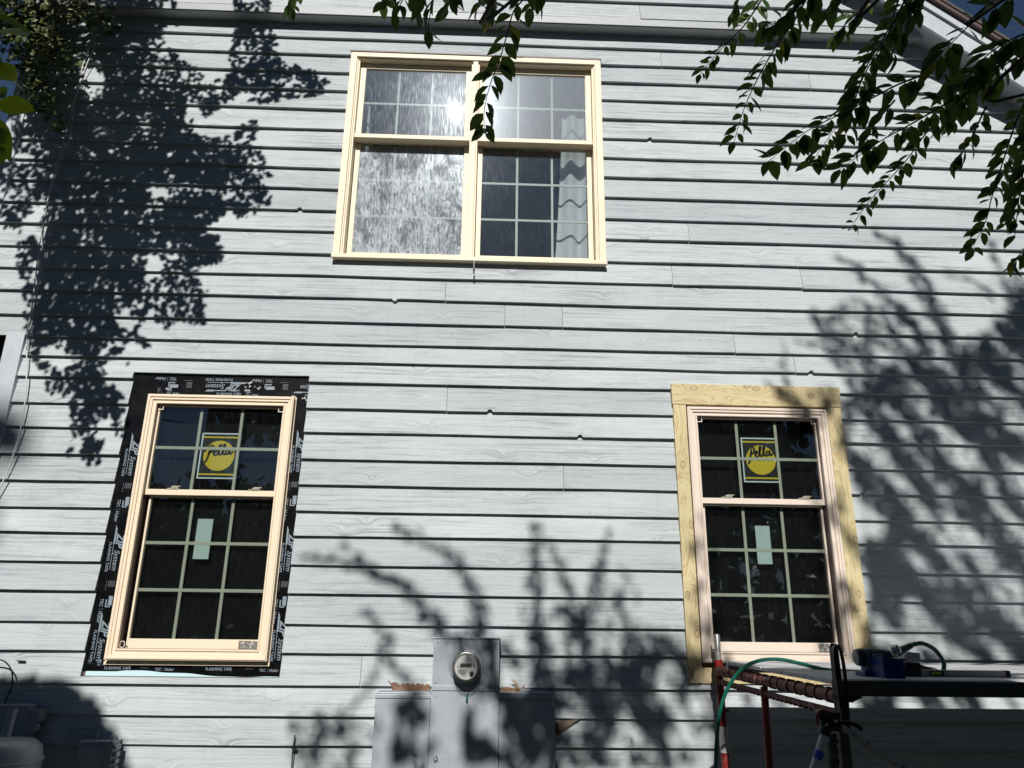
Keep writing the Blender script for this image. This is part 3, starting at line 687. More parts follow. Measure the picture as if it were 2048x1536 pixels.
# torn bare wood over the boxes (edge of the cut siding)
M_BARE = worn_metal('bare_splintered_cedar', (.27, .16, .10), (.14, .08, .05), .8, 0, 30, .4, .65)
def torn(pts, y, name='torn_wood'):
    b = MB(); rg = []
    for (xa, ya), (xb, yb) in zip(pts, pts[1:]+pts[:1]):
        n_ = max(1, int(abs(xb-xa)/5)) if max(ya, yb) < 1380 else 1
        for k_ in range(n_): rg.append((xa+(xb-xa)*k_/n_+(U(-1.5, 1.5) if k_ else 0), ya+(yb-ya)*k_/n_+(U(-4, 2) if k_ else 0)))
    w_ = [P(px, py, y) for px, py in rg]; b.prism([(p.x, p.z) for p in w_], y, y+.012); b.build(name, M_BARE, house)
torn([(776,1360),(782,1366),(790,1364),(800,1371),(820,1369),(860,1371),(862,1388),(786,1388),(787,1380),(782,1370)], -.016)
torn([(1001,1374),(1040,1376),(1050,1370),(1048,1388),(1001,1388)], -.014)
b = MB()
w_ = [P(px, py, -.012) for px, py in ((1109,1444),(1160,1438),(1148,1446),(1112,1472))]; b.prism([(p.x, p.z) for p in w_], -.012, -.002); b.build('torn_wood', worn_metal('shaded_splinter', (.16, .12, .09), (.08, .07, .06), .8, 0, 20), house)  # darker wood tones hold the shade lying on this splinter
b = MB(); q = P(1036, 1376, -.05)
for k_ in range(14):
    a = U(-1.2, 1.2); l_ = U(.02, .055); b.tube(curve([(q.x+U(-.02, .02), -.03, q.z-.01), (q.x+a*.015, -.04, q.z+l_*.6), (q.x+a*l_*.9, -.05, q.z+l_)], 3), .0008, 4)
tag(b.build('dry_grass_tuft', mat('straw', (.45, .33, .15), .8)), 'tuft of dry straw behind the right breaker box', 'nest', )

# little things on the wall
b = MB(); a0 = P(590, 1470, -.03); a1 = P(583, 1540, -.03); b.tube([(a0.x, -.03, a0.z), (a0.x-.004, -.032, a0.z-.08), (a1.x, -.03, a1.z)], .0035, 6); b.box(a0.x-.012, a0.x+.014, -.034, -.012, a0.z-.07, a0.z-.062)
tag(b.build('wall_hook', M_DARK), 'thin dark metal rod on the siding below the taped window', 'rod')
# stained nail hole lower left
q = P(42, 1322, -.012); b = MB(); b.box(q.x-.022, q.x+.022, -.013, -.006, q.z-.004, q.z+.003); b.build('split', M_DARK, house)

# ============================================================ WIRES
def wire(pix, y, rad, label, m, jig=0.0):
    pts = []
    for i, (px, py) in enumerate(pix): p = P(px, py, y); pts.append(p+Vector((U(-jig, jig), 0, U(-jig, jig))))
    b = MB(); b.tube(curve(pts, 6), rad, 7); return tag(b.build('cable', m, None, 'all'), label, 'cable')
M_CABLE = mat('white_cable', (.62, .62, .62), .45)
wa = [(186,52),(180,90),(166,130),(160,160),(150,195),(140,235),(128,280),(112,335),(100,380),(88,440),(78,500),(70,560),(63,620),(56,655),(55,690),(52,740),(50,790),(42,850),(22,920),(0,975),(-30,1040)]
wire(wa, -.035, .0040, 'white cable swaying down the left of the wall to the corner post', M_CABLE, .004)
wire([(x+5+4*sin(i*1.3), y) for i, (x, y) in enumerate(wa[:14])], -.045, .0034, 'second thinner cable twisted beside the white one, ending at the post', M_CABLE, .004)
wire([(-20,1318),(2,1320),(15,1328),(24,1345),(24,1372),(14,1395),(3,1420),(-10,1450)], -.06, .004, 'dark cable looping over the boxes in the lower left corner', M_DARK)

# ============================================================ LOWER LEFT UTILITY BOXES (in shade)
M_UT = worn_metal('utility_grey', (.30, .33, .36), (.22, .24, .27), .4, 0, 6)
e = empty('phone_box', 'small grey utility box with knob left of the hinged cabinet', 'utility box')
q = P(36, 1448, -.10); b = MB(); b.box(q.x-.20, q.x+.045, -.10, -.004, q.z-.10, q.z+.095); b.build('case', M_UT, e, bevel=.008)
b = MB(); q2 = P(70, 1440, -.07); b.box(q2.x-.022, q2.x+.030, -.09, -.004, q2.z-.006, q2.z+.055); b.lathe((q2.x-.004, -.06, q2.z-.035), (0, -1, 0), [(0, .032), (.03, .032), (.034, .028)], 16); b.build('knob', M_UT, e, True)
e = empty('gas_meter', 'big rounded grey meter cover in the bottom left corner', 'gas meter')
q = P(20, 1475, -.32); b = MB(); gx = q.x-.05; gz = q.z
prof = [(0, .0), (.012, .10), (.02, .15), (.05, .185), (.09, .195), (.45, .195)]
b.lathe((gx, -.30, gz+.0), (0, 0, -1), [(h, max(r_, .004)) for h, r_ in prof], 40); b.build('body', M_UT, e, True)
b = MB(); b.lathe((gx, -.30, gz-.10), (0, 0, -1), [(0, .197), (.003, .203), (.012, .203), (.015, .197)], 40); b.build('seam_band', M_UT, e, True)
b = MB(); b.tube([(gx-.03, -.22, gz-.02), (gx-.03, -.20, gz+.12)], .022, 12); b.build('pipe', M_UT, e, True)
e = empty('cable_cabinet', 'grey hinged cable cabinet below the taped window', 'utility box')
q0, q1 = P(160, 1486, -.09), P(232, 1490, -.09)
b = MB(); b.box(q0.x, q1.x-.012, -.10, -.004, .4, q0.z); b.box(q0.x-.004, q1.x-.006, -.106, -.004, q0.z, q0.z+.010); b.build('case', M_UT, e, bevel=.003)
b = MB(); b.box(q0.x+.014, q1.x-.05, -.106, -.101, .4, q0.z-.014); b.build('door', M_UT, e, bevel=.002)
b = MB()
for k_ in range(5): b.box(q1.x-.012, q1.x+.012, -.095+.004*(k_ % 2), -.05, q0.z-.03-k_*.035, q0.z-.008-k_*.035)
b.tube([(q1.x-.03, -.09, q0.z+.01), (q1.x-.03, -.09, q0.z+.03), (q1.x-.012, -.08, q0.z+.038), (q1.x-.008, -.06, q0.z+.01)], .004, 6)
b.build('latch', M_UT, e)
q = P(150, 1462, -.03); b = MB(); b.box(q.x-.045, q.x+.12, -.03, -.004, q.z-.075, q.z+.004); tag(b.build('junction_plate', M_UT, None, bevel=.002), 'flat grey plate on the siding above the cable cabinet', 'plate')
# porch lamp just inside the left edge
e = empty('porch_lamp', 'white globe lamp hanging under the porch at the left edge', 'lamp')
q = P(-2, 728, .45); b = MB(); b.lathe((q.x-.05, .45, q.z-.09), (0, 0, 1), [(.09*(1-cos(t*pi/14)), max(.003, .09*sin(t*pi/14))) for t in range(15)], 24); b.build('globe', mat('opal_globe', (.8, .8, .78), .3), e, 'all')
b = MB(); b.tube([(q.x-.05, .45, q.z+.08), (q.x-.05, .45, 3.29)], .006, 8); b.build('stem', M_DARK, e)

# ============================================================ SCAFFOLD AND PLATFORM
M_RED = worn_metal('red_scaffold_paint', (.20, .016, .016), (.20, .15, .12), .45, .1, 35, .60, .66)
M_REDB = worn_metal('rusty_red_bearer', (.13, .026, .022), (.24, .17, .14), .6, .2, 30, .50, .62)
M_GALV = worn_metal('galvanised_tube', (.45, .45, .43), (.12, .11, .10), .4, .7, 30, .55, .62)
M_BLACKM = mat('black_strap', (.006, .006, .006), .5)
sc = empty('scaffold', 'red painted scaffold end frame holding up the platform', 'scaffold')
BZ = 1.345; YA, YB = -.125, -1.60; SX = 1.312
def tb(name, pts, rad, m, n_=14, smooth=True):
    b = MB(); b.tube(pts, rad, n_); return b.build(name, m, sc, smooth)
tb('leg', [(SX+.004, YA, -.5), (SX+.004, YA, BZ+.03)], .021, M_RED)
tb('leg', [(SX, YB, -.5), (SX, YB, BZ+.05)], .021, mat('spattered_leg', (.06, .055, .05), .6))
b = MB(); b.tube([(SX, YA, BZ), (SX, YB, BZ)], .024, 16)
for k_ in range(15):
    y = YA-.04-(YB-YA)*-1*(k_/15.0)*.98; wd_ = .022 if k_ % 2 else .035
    b.tube([(SX, y, BZ), (SX, y-wd_, BZ)], .0285, 16)
b.build('bearer', M_REDB, sc, True)
b = MB(); b.box(SX-.008, SX+.008, YB, YA, BZ-.062, BZ-.046)
for k_ in range(30): y = YA+(YB-YA)*(k_+.5)/30; b.box(SX-.007, SX+.007, y-.010, y+.008, BZ-.074, BZ-.0625)
b.build('lower_rail', M_REDB, sc)
tb('brace', [(SX+.002, -.82, BZ-.03), (SX+.002, -.80, .9), (SX+.002, -.74, .2), (SX+.002, -.70, -.4)], .017, M_RED)
b = MB(); b.tube([(SX+.004, -.79, .86), (SX+.004, -1.1, .60), (SX, YB, .45)], .014, 10); b.build('knee_brace', M_RED, sc, True)
b = MB(); b.tube([(SX+.004, YA, BZ+.025), (SX+.004, YA, BZ+.055)], .0225, 14); b.build('pin_collar', mat('red_collar', (.30, .015, .018), .4), sc, True)
b = MB(); b.tube([(SX+.004, YA, BZ+.055), (SX+.004, YA, BZ+.185), (SX+.004, YA, BZ+.192)], [.0175, .0175, .013], 14)
b.tube([(SX-.016, YA, BZ+.13), (SX+.024, YA, BZ+.13)], .004, 8); b.build('coupling_pin', M_GALV, sc, True)
b = MB(); b.tube([(SX+.004, YA, .93), (SX+.004, YA, 1.06)], .0235, 14); b.build('leg_sleeve', mat('taped_white_sleeve', (.50, .50, .47), .5), sc, True)
b = MB(); b.tube([(SX+.004, YA, 1.14), (SX+.040, YA-.01, 1.14)], .006, 8); b.build('lock_stud', M_DARK, sc)
# strap wrapped over front pin
yS = YB
b = MB(); b.tube([(SX, yS, BZ-.09), (SX, yS, BZ+.17), (SX+.002, yS, BZ+.185)], [.018, .016, .010], 10)
b.build('front_pin', M_BLACKM, sc, True)
st = MB(); pth = curve([(SX+.006, yS-.03, BZ-.12), (SX+.016, yS-.03, BZ+.06), (SX+.010, yS-.028, BZ+.165), (SX-.012, yS-.03, BZ+.172), (SX-.02, yS-.032, BZ+.12), (SX-.016, yS-.03, BZ-.10)], 7)
for a, b2 in zip(pth, pth[1:]): st.poly([a+Vector((0, -.012, 0)), b2+Vector((0, -.012, 0)), b2+Vector((0, .012, 0)), a+Vector((0, .012, 0))])
o = st.build('strap', M_BLACKM); md = o.modifiers.new('solid', 'SOLIDIFY'); md.thickness = .003
tag(o, 'black strap looped over the front pin of the red scaffold', 'strap')
# platform deck
DZ = 1.405; DX0 = P(1672, 1378, YB).x+.01
dk = empty('scaffold_platform', 'grey plank platform laid across the red scaffold under the window', 'platform')
DY0, DY1 = -1.63, -.36; zb_ = P(1850, 1394, DY0).z
mdk = mat('weathered_deck', (.30, .31, .33), .7); k = NT(mdk); gn = k.noise(k.mapv(k.obj(), (2, 14, 1)), 3, 6, .7)
k.L(k.mix(gn, (.34, .35, .37), (.62, .63, .65)), k.b.inputs['Base Color']); k.L(k.bump(gn, .2, .003), k.b.inputs['Normal'])
npl = 5
for k_ in range(npl):
    ya = DY0+.03+(DY1-DY0-.03)*k_/npl; yb = DY0+.03+(DY1-DY0-.03)*(k_+1)/npl-.008
    b = MB(); b.att = R(); b.box(SX-.02+(.0 if k_ else 0), 4.6, ya, yb, DZ-.018, DZ); b.build('plank', mdk, dk, bevel=.003)
b = MB(); b.box(DX0-.02, 4.6, DY0, DY0+.028, zb_, DZ-.003); b.build('side_rail', mat('rail_green_black', (.05, .055, .045), .5), dk, bevel=.003)
b = MB(); b.box(SX-.02, 4.6, DY1, DY1+.028, zb_, DZ-.003); b.build('side_rail', mdk, dk, bevel=.003)
b = MB(); b.prism([(DX0-.03, zb_-.002), (DX0+.075, zb_-.002), (DX0+.03, zb_-.022), (DX0+.012, zb_-.016), (DX0-.005, zb_-.026)], DY0, DY0+.03); b.build('hook', M_DARK, dk)

# poles and clamp in the lower right foreground
po = empty('extension_pole', 'white and black extension pole clamped below the platform corner', 'pole')
YP = -1.70
def pp(px, py, y=YP): return P(px, py, y)
b = MB(); b.tube([pp(1650, 1468), pp(1622, 1560), pp(1600, 1640)], .016, 14); b.build('tube', mat('white_tube', (.42, .45, .47), .4), po, True)
b = MB(); b.tube([pp(1640, 1502), pp(1634, 1518)], .0168, 14); b.build('blue_label', mat('blue_label', (.02, .05, .35), .4), po)
b = MB(); b.tube([pp(1654, 1448), pp(1648, 1470)], [.020, .022], 12); b.tube([pp(1663, 1425), pp(1656, 1455)], .018, 10); b.build('grip', M_BLACKM, po, True)
cl = empty('clamp', 'black and red clamp gripping the front scaffold leg', 'clamp')
b = MB()
for px, py, rr in ((1650,1432,.020),(1668,1440,.022),(1660,1452,.018)): b.lathe(pp(px, py, YP-.02), (0, 1, 0), [(0, rr*.8), (.006, rr), (.05, rr)], 14)
b.box(*[v for pr in ((pp(1640,1440).x, pp(1680,1440).x), (YP-.01, YP+.05), (pp(1650,1462).z, pp(1650,1424).z)) for v in pr]); b.build('body', M_BLACKM, cl, bevel=.004)
b = MB(); b.tube(curve([pp(1636, 1450, YP-.02), pp(1634, 1432, YP-.02), pp(1642, 1422, YP-.02), pp(1655, 1424, YP-.02)], 5), .006, 8); b.build('red_grip', mat('dull_red', (.14, .01, .012), .4), cl, True)
b = MB(); b.tube(curve([pp(1676, 1445, YP-.03), pp(1698, 1446, YP-.03), pp(1715, 1452, YP-.03), pp(1724, 1460, YP-.03)], 5), [.008]*15+[.006], 8); b.build('lever', M_BLACKM, cl, True)
for bx, by in ((1673, 1443), (1655, 1450)): b = MB(); b.lathe(pp(bx, by, YP-.045), (0, 1, 0), [(0, .004), (.004, .005)], 10); b.build('bolt', M_GALV, cl)
b = MB(); b.tube([pp(1676, 1449, -1.66), pp(1820, 1545, -1.62), pp(1900, 1600, -1.6)], [.011, .013, .013], 12)
tag(b.build('cross_brace', M_GALV, None, True), 'spattered grey metal cross brace slanting down to the right', 'brace')
b = MB(); b.tube([pp(1662, 1466, -1.62), pp(1672, 1600, -1.62)], .019, 12)
for k_ in range(5): b.tube([pp(1664+k_*1.4, 1478+k_*20, -1.62), pp(1664.4+k_*1.4, 1484+k_*20, -1.62)], .0215, 12)
tag(b.build('upright_post', worn_metal('spattered_post', (.05, .05, .045), (.3, .3, .27), .6, .1, 40), None, True), 'dark spattered upright behind the white pole, bottom right', 'post')

# ---- tools on the deck
M_TEAL = mat('teal_black_plastic', (.015, .028, .032), .35); M_BLUEP = mat('deep_blue_plastic', (.002, .022, .14), .3)
YT0 = -1.42
def tp_(px, py, y=YT0): return P(px, py, y)
dr = empty('cordless_drill', 'dark teal cordless drill lying on the platform edge', 'drill')
b = MB(); c0, c1 = tp_(1712, 1315), tp_(1772, 1312); b.lathe(c0, c1-c0, [(-.002, .026), (.0, .030), (.010, .033), (.011, .030), (.016, .030), (.017, .034), (.05, .034), (.051, .031), (.055, .031), (.056, .033), (.10, .028), (.13, .022)], 20); b.build('motor_housing', M_TEAL, dr, True)
b = MB(); b.lathe(c0, c0-c1, [(0, .028), (.004, .026), (.006, .010), (.008, .010)], 20); b.build('end_cap', mat('grey_cap', (.32, .32, .29), .5, .2), dr, True)
b = MB(); b.tube([tp_(1726, 1314), tp_(1731, 1314)], .0346, 20); b.build('teal_ring', mat('teal_plastic', (.02, .14, .15), .35), dr, True)
b = MB(); b.box(tp_(1736,1300).x, tp_(1756,1300).x, YT0-.036, YT0-.030, tp_(1736,1316).z, tp_(1736,1306).z); b.build('rating_plate', mat('pale_plate', (.38, .42, .44), .4), dr)
b = MB(); b.tube([tp_(1730, 1322), tp_(1737, 1343), tp_(1738, 1352)], [.024, .019, .021], 14); b.build('handle', M_TEAL, dr, True)
b = MB(); b.tube([tp_(1733, 1330), tp_(1735, 1345)], .0222, 14); b.build('blue_band', mat('pale_blue_band', (.16, .26, .38), .4), dr, True)
b = MB(); b.box(tp_(1722,1350).x, tp_(1752,1350).x, YT0-.035, YT0+.05, DZ+.001, DZ+.02); b.build('battery', M_BLUEP, dr, bevel=.004)
b = MB(); b.lathe(tp_(1745, 1332, YT0-.02), Vector((1, 0, 0)), [(0, .026), (.05, .025), (.055, .02)], 16); b.build('gearbox', mat('grey_gearbox', (.26, .26, .21), .4, .2), dr, True)
cp = empty('blue_tool_case', 'small deep blue plastic bin standing open on the platform', 'bin')
b = MB(); xa, xb = tp_(1757,1350,-1.5).x, tp_(1797,1350,-1.5).x; zt_ = tp_(1770,1316,-1.5).z; zb2 = DZ+.001
for (a, b1, c, d) in ((xa, xb, -1.55, -1.545), (xa, xb, -1.455, -1.45), ): b.prism([(a+.004, zb2), (b1-.001, zb2), (b1, zt_), (a-.003, zt_)], c, d)
b.box(xa-.001, xa+.004, -1.545, -1.455, zb2, zt_); b.box(xb-.005, xb, -1.545, -1.455, zb2, zt_); b.box(xa, xb, -1.55, -1.45, zb2, zb2+.004)
b.build('bin_shell', M_BLUEP, cp, bevel=.0015)
b = MB(); b.box(xa-.006, xb+.003, -1.556, -1.55, zt_-.006, zt_+.001); b.build('rim', mat('blue_rim', (.02, .04, .16), .3), cp)
ng = empty('nail_gun', 'silver headed air nail gun with the green hose plugged in', 'nail gun')
b = MB(); c0 = tp_(1790, 1303, -1.40); b.lathe(c0+Vector((-.02, 0, .0)), Vector((1, -.3, .25)), [(0, .008), (.003, .018), (.014, .023), (.018, .019), (.022, .022), (.034, .020), (.040, .012)], 20); b.build('head_cap', mat('cast_metal', (.55, .57, .55), .3, .8), ng, True)
b = MB(); b.tube([tp_(1796, 1304, -1.40), tp_(1812, 1296, -1.38), tp_(1822, 1291, -1.37)], [.017, .013, .011], 12); b.build('handle', mat('brown_black_grip', (.045, .03, .022), .4), ng, True)
b = MB(); b.tube([tp_(1768, 1312, -1.36), tp_(1796, 1303, -1.36)], [.014, .019], 12); b.tube([tp_(1800, 1330, -1.36), tp_(1835, 1338, -1.36)], .012, 10); b.build('body', M_TEAL, ng, True)
b = MB(); b.box(tp_(1797,1340,-1.38).x, tp_(1832,1340,-1.38).x, -1.42, -1.34, DZ+.001, DZ+.052); b.build('magazine', M_BLACKM, ng, bevel=.004)
b = MB(); q = tp_(1803, 1328, -1.43); b.box(q.x-.006, q.x+.006, -1.44, -1.425, q.z-.01, q.z+.004); b.build('nose', mat('pale_steel', (.5, .6, .6), .3, .6), ng)
b = MB(); w_ = [tp_(px, py, -1.22) for px, py in ((1803,1310),(1812,1303),(1835,1306),(1838,1319),(1826,1321),(1806,1317))]; b.prism([(p.x, p.z) for p in w_], -1.24, -1.16)
tag(b.build('caulk_block', mat('dusty_white_block', (.55, .52, .50), .8), None, bevel=.005), 'dusty white block propped behind the nail gun', 'block')
b = MB(); b.tube([tp_(1822, 1328, -1.3), tp_(1845, 1334, -1.28), tp_(1864, 1338, -1.27)], [.009, .008, .002], 10); b.tube([tp_(1812, 1322, -1.3), tp_(1830, 1330, -1.28)], .010, 10)
tag(b.build('chisel', mat('dark_steel', (.06, .05, .05), .25, .7), None, True), 'dark pointed chisel leaning right of the nail gun', 'chisel')
lv = empty('spirit_level', 'aluminium spirit level with a yellow vial lying on the platform', 'spirit level')
def yz(px, py, z):
    d = fw + (px-1024)/F_PX*rt - (py-768)/F_PX*up; t = (z-CAM_POS.z)/d.z; return CAM_POS.y+d.y*t
yl = yz(1930, 1354, DZ); xa, xb = P(1790, 1350, yl).x, P(2012, 1350, yl).x; zt_ = P(1930, 1341, yl).z
b = MB(); b.box(xa, xb, yl, yl+.024, DZ+.001, zt_); b.build('beam', worn_metal('dusty_aluminium', (.50, .44, .38), (.34, .29, .24), .45, .5, 12), lv, bevel=.0015)
b = MB(); b.box(xb, xb+.020, yl-.001, yl+.025, DZ+.0012, zt_+.0008); b.build('end_cap', M_BLACKM, lv, bevel=.002)
v0, v1 = P(1859, 1350, yl).x, P(1889, 1350, yl).x
b = MB(); b.box(v0, v1, yl-.002, yl-.0003, DZ+.003, zt_-.001, 0); b.box(v0+.005, v1-.014, yl-.004, yl-.0021, DZ+.008, zt_-.005, 1); b.build('vial', [M_BLACKM, mat('vial_yellow', (.42, .46, .04), .2)], lv)
# hose
M_HOSE = mat('green_air_hose', (.005, .13, .085), .4)
pl = [tp_(1826, 1289, -1.36), tp_(1845, 1287, -1.35), tp_(1868, 1298, -1.33), tp_(1884, 1318, -1.30), tp_(1888, 1333, -1.28), tp_(1882, 1345, -1.25), Vector((P(1872, 1350, -1.15).x, -1.10, DZ+.012)), Vector((P(1800, 1350, -1.1).x, -1.06, DZ+.012)), tp_(1712, 1344, -1.10), tp_(1650, 1339, -1.05), tp_(1600, 1327, -.95), tp_(1560, 1319, -.85), tp_(1520, 1321, -.75), tp_(1485, 1337, -.70), tp_(1458, 1372, -.66), tp_(1442, 1415, -.62), tp_(1434, 1470, -.60), tp_(1431, 1540, -.58), tp_(1432, 1620, -.56)]
b = MB(); b.tube(curve(pl, 8), .0088, 12); tag(b.build('air_hose', M_HOSE, None, 'all'), 'green air hose arching over the scaffold bearer and hanging down', 'hose')

# ============================================================ FOLIAGE
def leaf(mb, base, dirv, nrm, L_, W_, fold=.25, curl=.2, n_=4):
    """lens-shaped leaf with folded midrib and drooping tip"""
    d = dirv.normalized(); nrm = (nrm-d*nrm.dot(d))
    if nrm.length < 1e-4: nrm = d.orthogonal()
    nrm.normalize(); s_ = d.cross(nrm); mb.att = random.random()
    mid = []; lf = []; rg = []
    for i in range(n_+1):
        t = i/n_; wv = W_*.5*(sin(pi*min(1, t**.85)))**.8 if 0 < i < n_ else 0
        c = base+d*L_*t-nrm*curl*L_*t*t
        mid.append(mb.vert(c))
        if 0 < i < n_: lf.append(mb.vert(c+s_*wv+nrm*fold*wv)); rg.append(mb.vert(c-s_*wv+nrm*fold*wv))
    lf = [mid[0]]+lf+[mid[-1]]; rg = [mid[0]]+rg+[mid[-1]]
    for i in range(n_):
        for side, fl in ((lf, 0), (rg, 1)):
            q = [mid[i], mid[i+1], side[i+1], side[i]]; q = [x for j, x in enumerate(q) if x not in q[:j]]
            mb.face(q if fl else q[::-1])
def rv(): 
    v = Vector((random.gauss(0,1), random.gauss(0,1), random.gauss(0,1))); return v.normalized()
M_LEAF = leaf_mat('crape_myrtle_leaf', (.028, .062, .014), (.085, .14, .026), (.40, .30, .02), .36)
M_LEAFN = leaf_mat('near_yellow_green_leaf', (.10, .17, .012), (.20, .26, .012), None, .45)
M_IVY = leaf_mat('ivy_leaf', (.045, .07, .018), (.17, .20, .065), (.40, .38, .20), .2)
M_SHADE = leaf_mat('shade_tree_leaf', (.03, .06, .015), (.07, .12, .03), None, .0)
M_BARK = worn_metal('bark', (.10, .08, .06), (.05, .04, .03), .9, 0, 12)
M_TWIG = mat('twig', (.035, .028, .024), .7)

# branches of the crape myrtle that hang into the picture (traced sprays: pixel path, depth, leaf length, spacing)
myrtle = empty('crape_myrtle', 'dark leafy branches hanging into the picture from the upper right', 'tree')
def spray(pix, y, l0, l1, side=1.0, gap=.030, rad=.0016, down=.5, yj=0.12, both=.9, parent=None, mleaf=None):
    path = []
    for i, (px, py) in enumerate(pix): path.append(P(px, py, y+yj*(i/(len(pix)-1)-.5)))
    path = curve(path, 10)
    tw = MB(); N = len(path); tw.tube(path, [rad*(1.5-1.1*i/(N-1)) for i in range(N)], 6)
    tw_o = tw.build('branch', M_TWIG, parent or myrtle, 'all')
    lf = MB(); acc = 0; sd_ = 1; total = sum((path[i+1]-path[i]).length for i in range(N-1)); run = 0
    for i in range(N-1):
        seg = path[i+1]-path[i]; run += seg.length; acc += seg.length
        f = run/total; L_ = l0+(l1-l0)*f
        while acc > gap*(L_/l0)**.5:
            acc -= gap*(L_/l0)**.5
            for q_ in (1, -1):
                if random.random() > both: continue
                t = seg.normalized(); perp = Vector((t.z, 0, -t.x))*q_       # image-plane sideways
                d = (perp*1.0 + t*U(.25, .75) + Vector((0, U(-.45, .45), -down*U(.5, 1.1))))
                nrm = Vector((U(-.5, .5), -U(.35, 1.2), U(.0, .9)))
                sc_ = U(.62, 1.15); leaf(lf, path[i]+t*U(-.006, .006)+d.normalized()*.003, d, nrm, L_*sc_, L_*sc_*U(.46, .60), U(.05, .45), U(-.05, .6))
    d = path[-1]-path[-2]; leaf(lf, path[-1], d+Vector((0, U(-.3, .3), -.02)), Vector((0, -1, .6)), l1, l1*.5)
    lf.build('foliage', mleaf or M_LEAF, tw_o, 'all')
YS = -3.12
SP = [ # path, y, l0, l1
 ([(1622,-20),(1587,44),(1553,92),(1526,137),(1502,185),(1485,226),(1468,284)], YS, .052, .036),
 ([(1535,-20),(1510,20),(1485,55),(1451,89),(1425,118),(1400,148)], YS+.1, .044, .030),
 ([(1640,-30),(1600,10),(1560,40),(1520,60)], YS-.1, .055, .05),
 ([(1861,144),(1792,171),(1741,198),(1673,232),(1610,265),(1539,321)], YS, .052, .046),
 ([(1803,-20),(1775,62),(1731,137),(1707,205),(1673,253),(1621,328)], YS+.06, .050, .036),
 ([(1820,-20),(1790,40),(1765,90),(1745,120),(1720,170),(1700,240),(1690,275)], YS-.05, .050, .040),
 ([(1908,198),(1826,246),(1758,284),(1680,338)], YS, .050, .046),
 ([(1997,103),(1929,191),(1861,256),(1809,325),(1741,400),(1697,461)], YS+.08, .046, .026),
 ([(1973,212),(1936,287),(1905,325)], YS, .040, .036),
 ([(2060,180),(2030,250),(2011,307),(1984,393),(1972,441),(1945,495)], YS, .042, .036),
 ([(2075,200),(2055,300),(2040,380),(2030,470)], YS-.08, .045, .040),
 ([(2040,-20),(2009,0),(1950,41),(1905,84),(1870,120)], YS-.2, .062, .058),
 ([(2070,60),(2020,80),(1975,110),(1935,150),(1900,190)], YS, .060, .052),
 ([(2060,100),(2010,130),(1960,180),(1925,215)], YS+.05, .055, .050),
 ([(1745,-20),(1720,20),(1690,50),(1670,70)], YS+.1, .048, .044),
 ([(1700,-30),(1665,5),(1640,35)], YS, .050, .044),
 ([(1860,-25),(1830,10),(1800,60),(1785,110)], YS-.08, .050, .044),
 ([(2080,470),(2050,500),(2022,525)], YS, .045, .045),
 ([(2090,330),(2060,350),(2035,400),(2010,450)], YS+.1, .040, .034),
 ([(2090,250),(2050,290),(2020,330),(1995,370)], YS+.1, .042, .036),
 ([(1790,200),(1760,235),(1735,270),(1718,300)], YS+.1, .042, .036),
 ([(1890,150),(1905,200),(1900,240)], YS, .045, .04),
 ([(1480,-10),(1470,20),(1462,45)], YS+.2, .032, .026),
 ([(2085,795),(2070,800),(2058,804)], YS, .03, .025)]
for pth, y, a, b2 in SP: spray(pth, y, a, b2, gap=.0165, down=.55)
# centre sprays
for pth, y, a, b2, gp in (([(1060,-30),(1045,0),(1027,23),(1013,73),(998,123),(980,170),(969,220),(969,268)], YS, .054, .044, .025),
          ([(880,-30),(866,0),(860,30),(856,62)], YS, .052, .048, .034), ([(815,-30),(805,0),(790,26)], YS, .046, .042, .03),
          ([(970,-25),(968,0),(966,14)], YS, .05, .048, .03), ([(600,-22),(588,0),(580,12)], YS+.1, .046, .042, .02), ([(925,-40),(905,-5),(895,12)], YS, .05, .046, .022), ([(1000,-40),(985,-5),(975,30)], YS+.05, .052, .05, .024), ([(1085,-40),(1070,-5),(1060,15)], YS, .052, .05, .022), ([(850,-40),(838,0),(830,28)], YS-.05, .05, .048, .024), ([(790,-40),(775,-8),(765,5)], YS, .046, .044, .024)):
    spray(pth, y, a, b2, gap=gp, down=.55)
def limb(pts, r0_, r1_, parent, name='branch'):
    b = MB(); c_ = curve(pts, 6); n_ = len(c_); b.tube(c_, [r0_+(r1_-r0_)*i/(n_-1) for i in range(n_)], 10); return b.build(name, M_BARK, parent, 'all')
limb([P(1803, -40, YS), P(1830, -120, YS-.15), (2.3, -4.4, 4.6), (3.0, -5.6, 3.9)], .003, .009, myrtle)
limb([P(2050, -30, YS-.2), P(2090, -80, YS-.25), (2.9, -4.2, 4.2), (3.1, -5.6, 3.6)], .003, .009, myrtle)
limb([P(2090, 190, YS), P(2110, 60, YS-.1), (2.9, -4.2, 4.0), (3.15, -5.6, 3.4)], .003, .009, myrtle)
limb([P(1045, -10, YS), P(1100, -160, YS-.4), (1.6, -4.6, 4.3), (3.0, -5.7, 3.8)], .003, .009, myrtle)

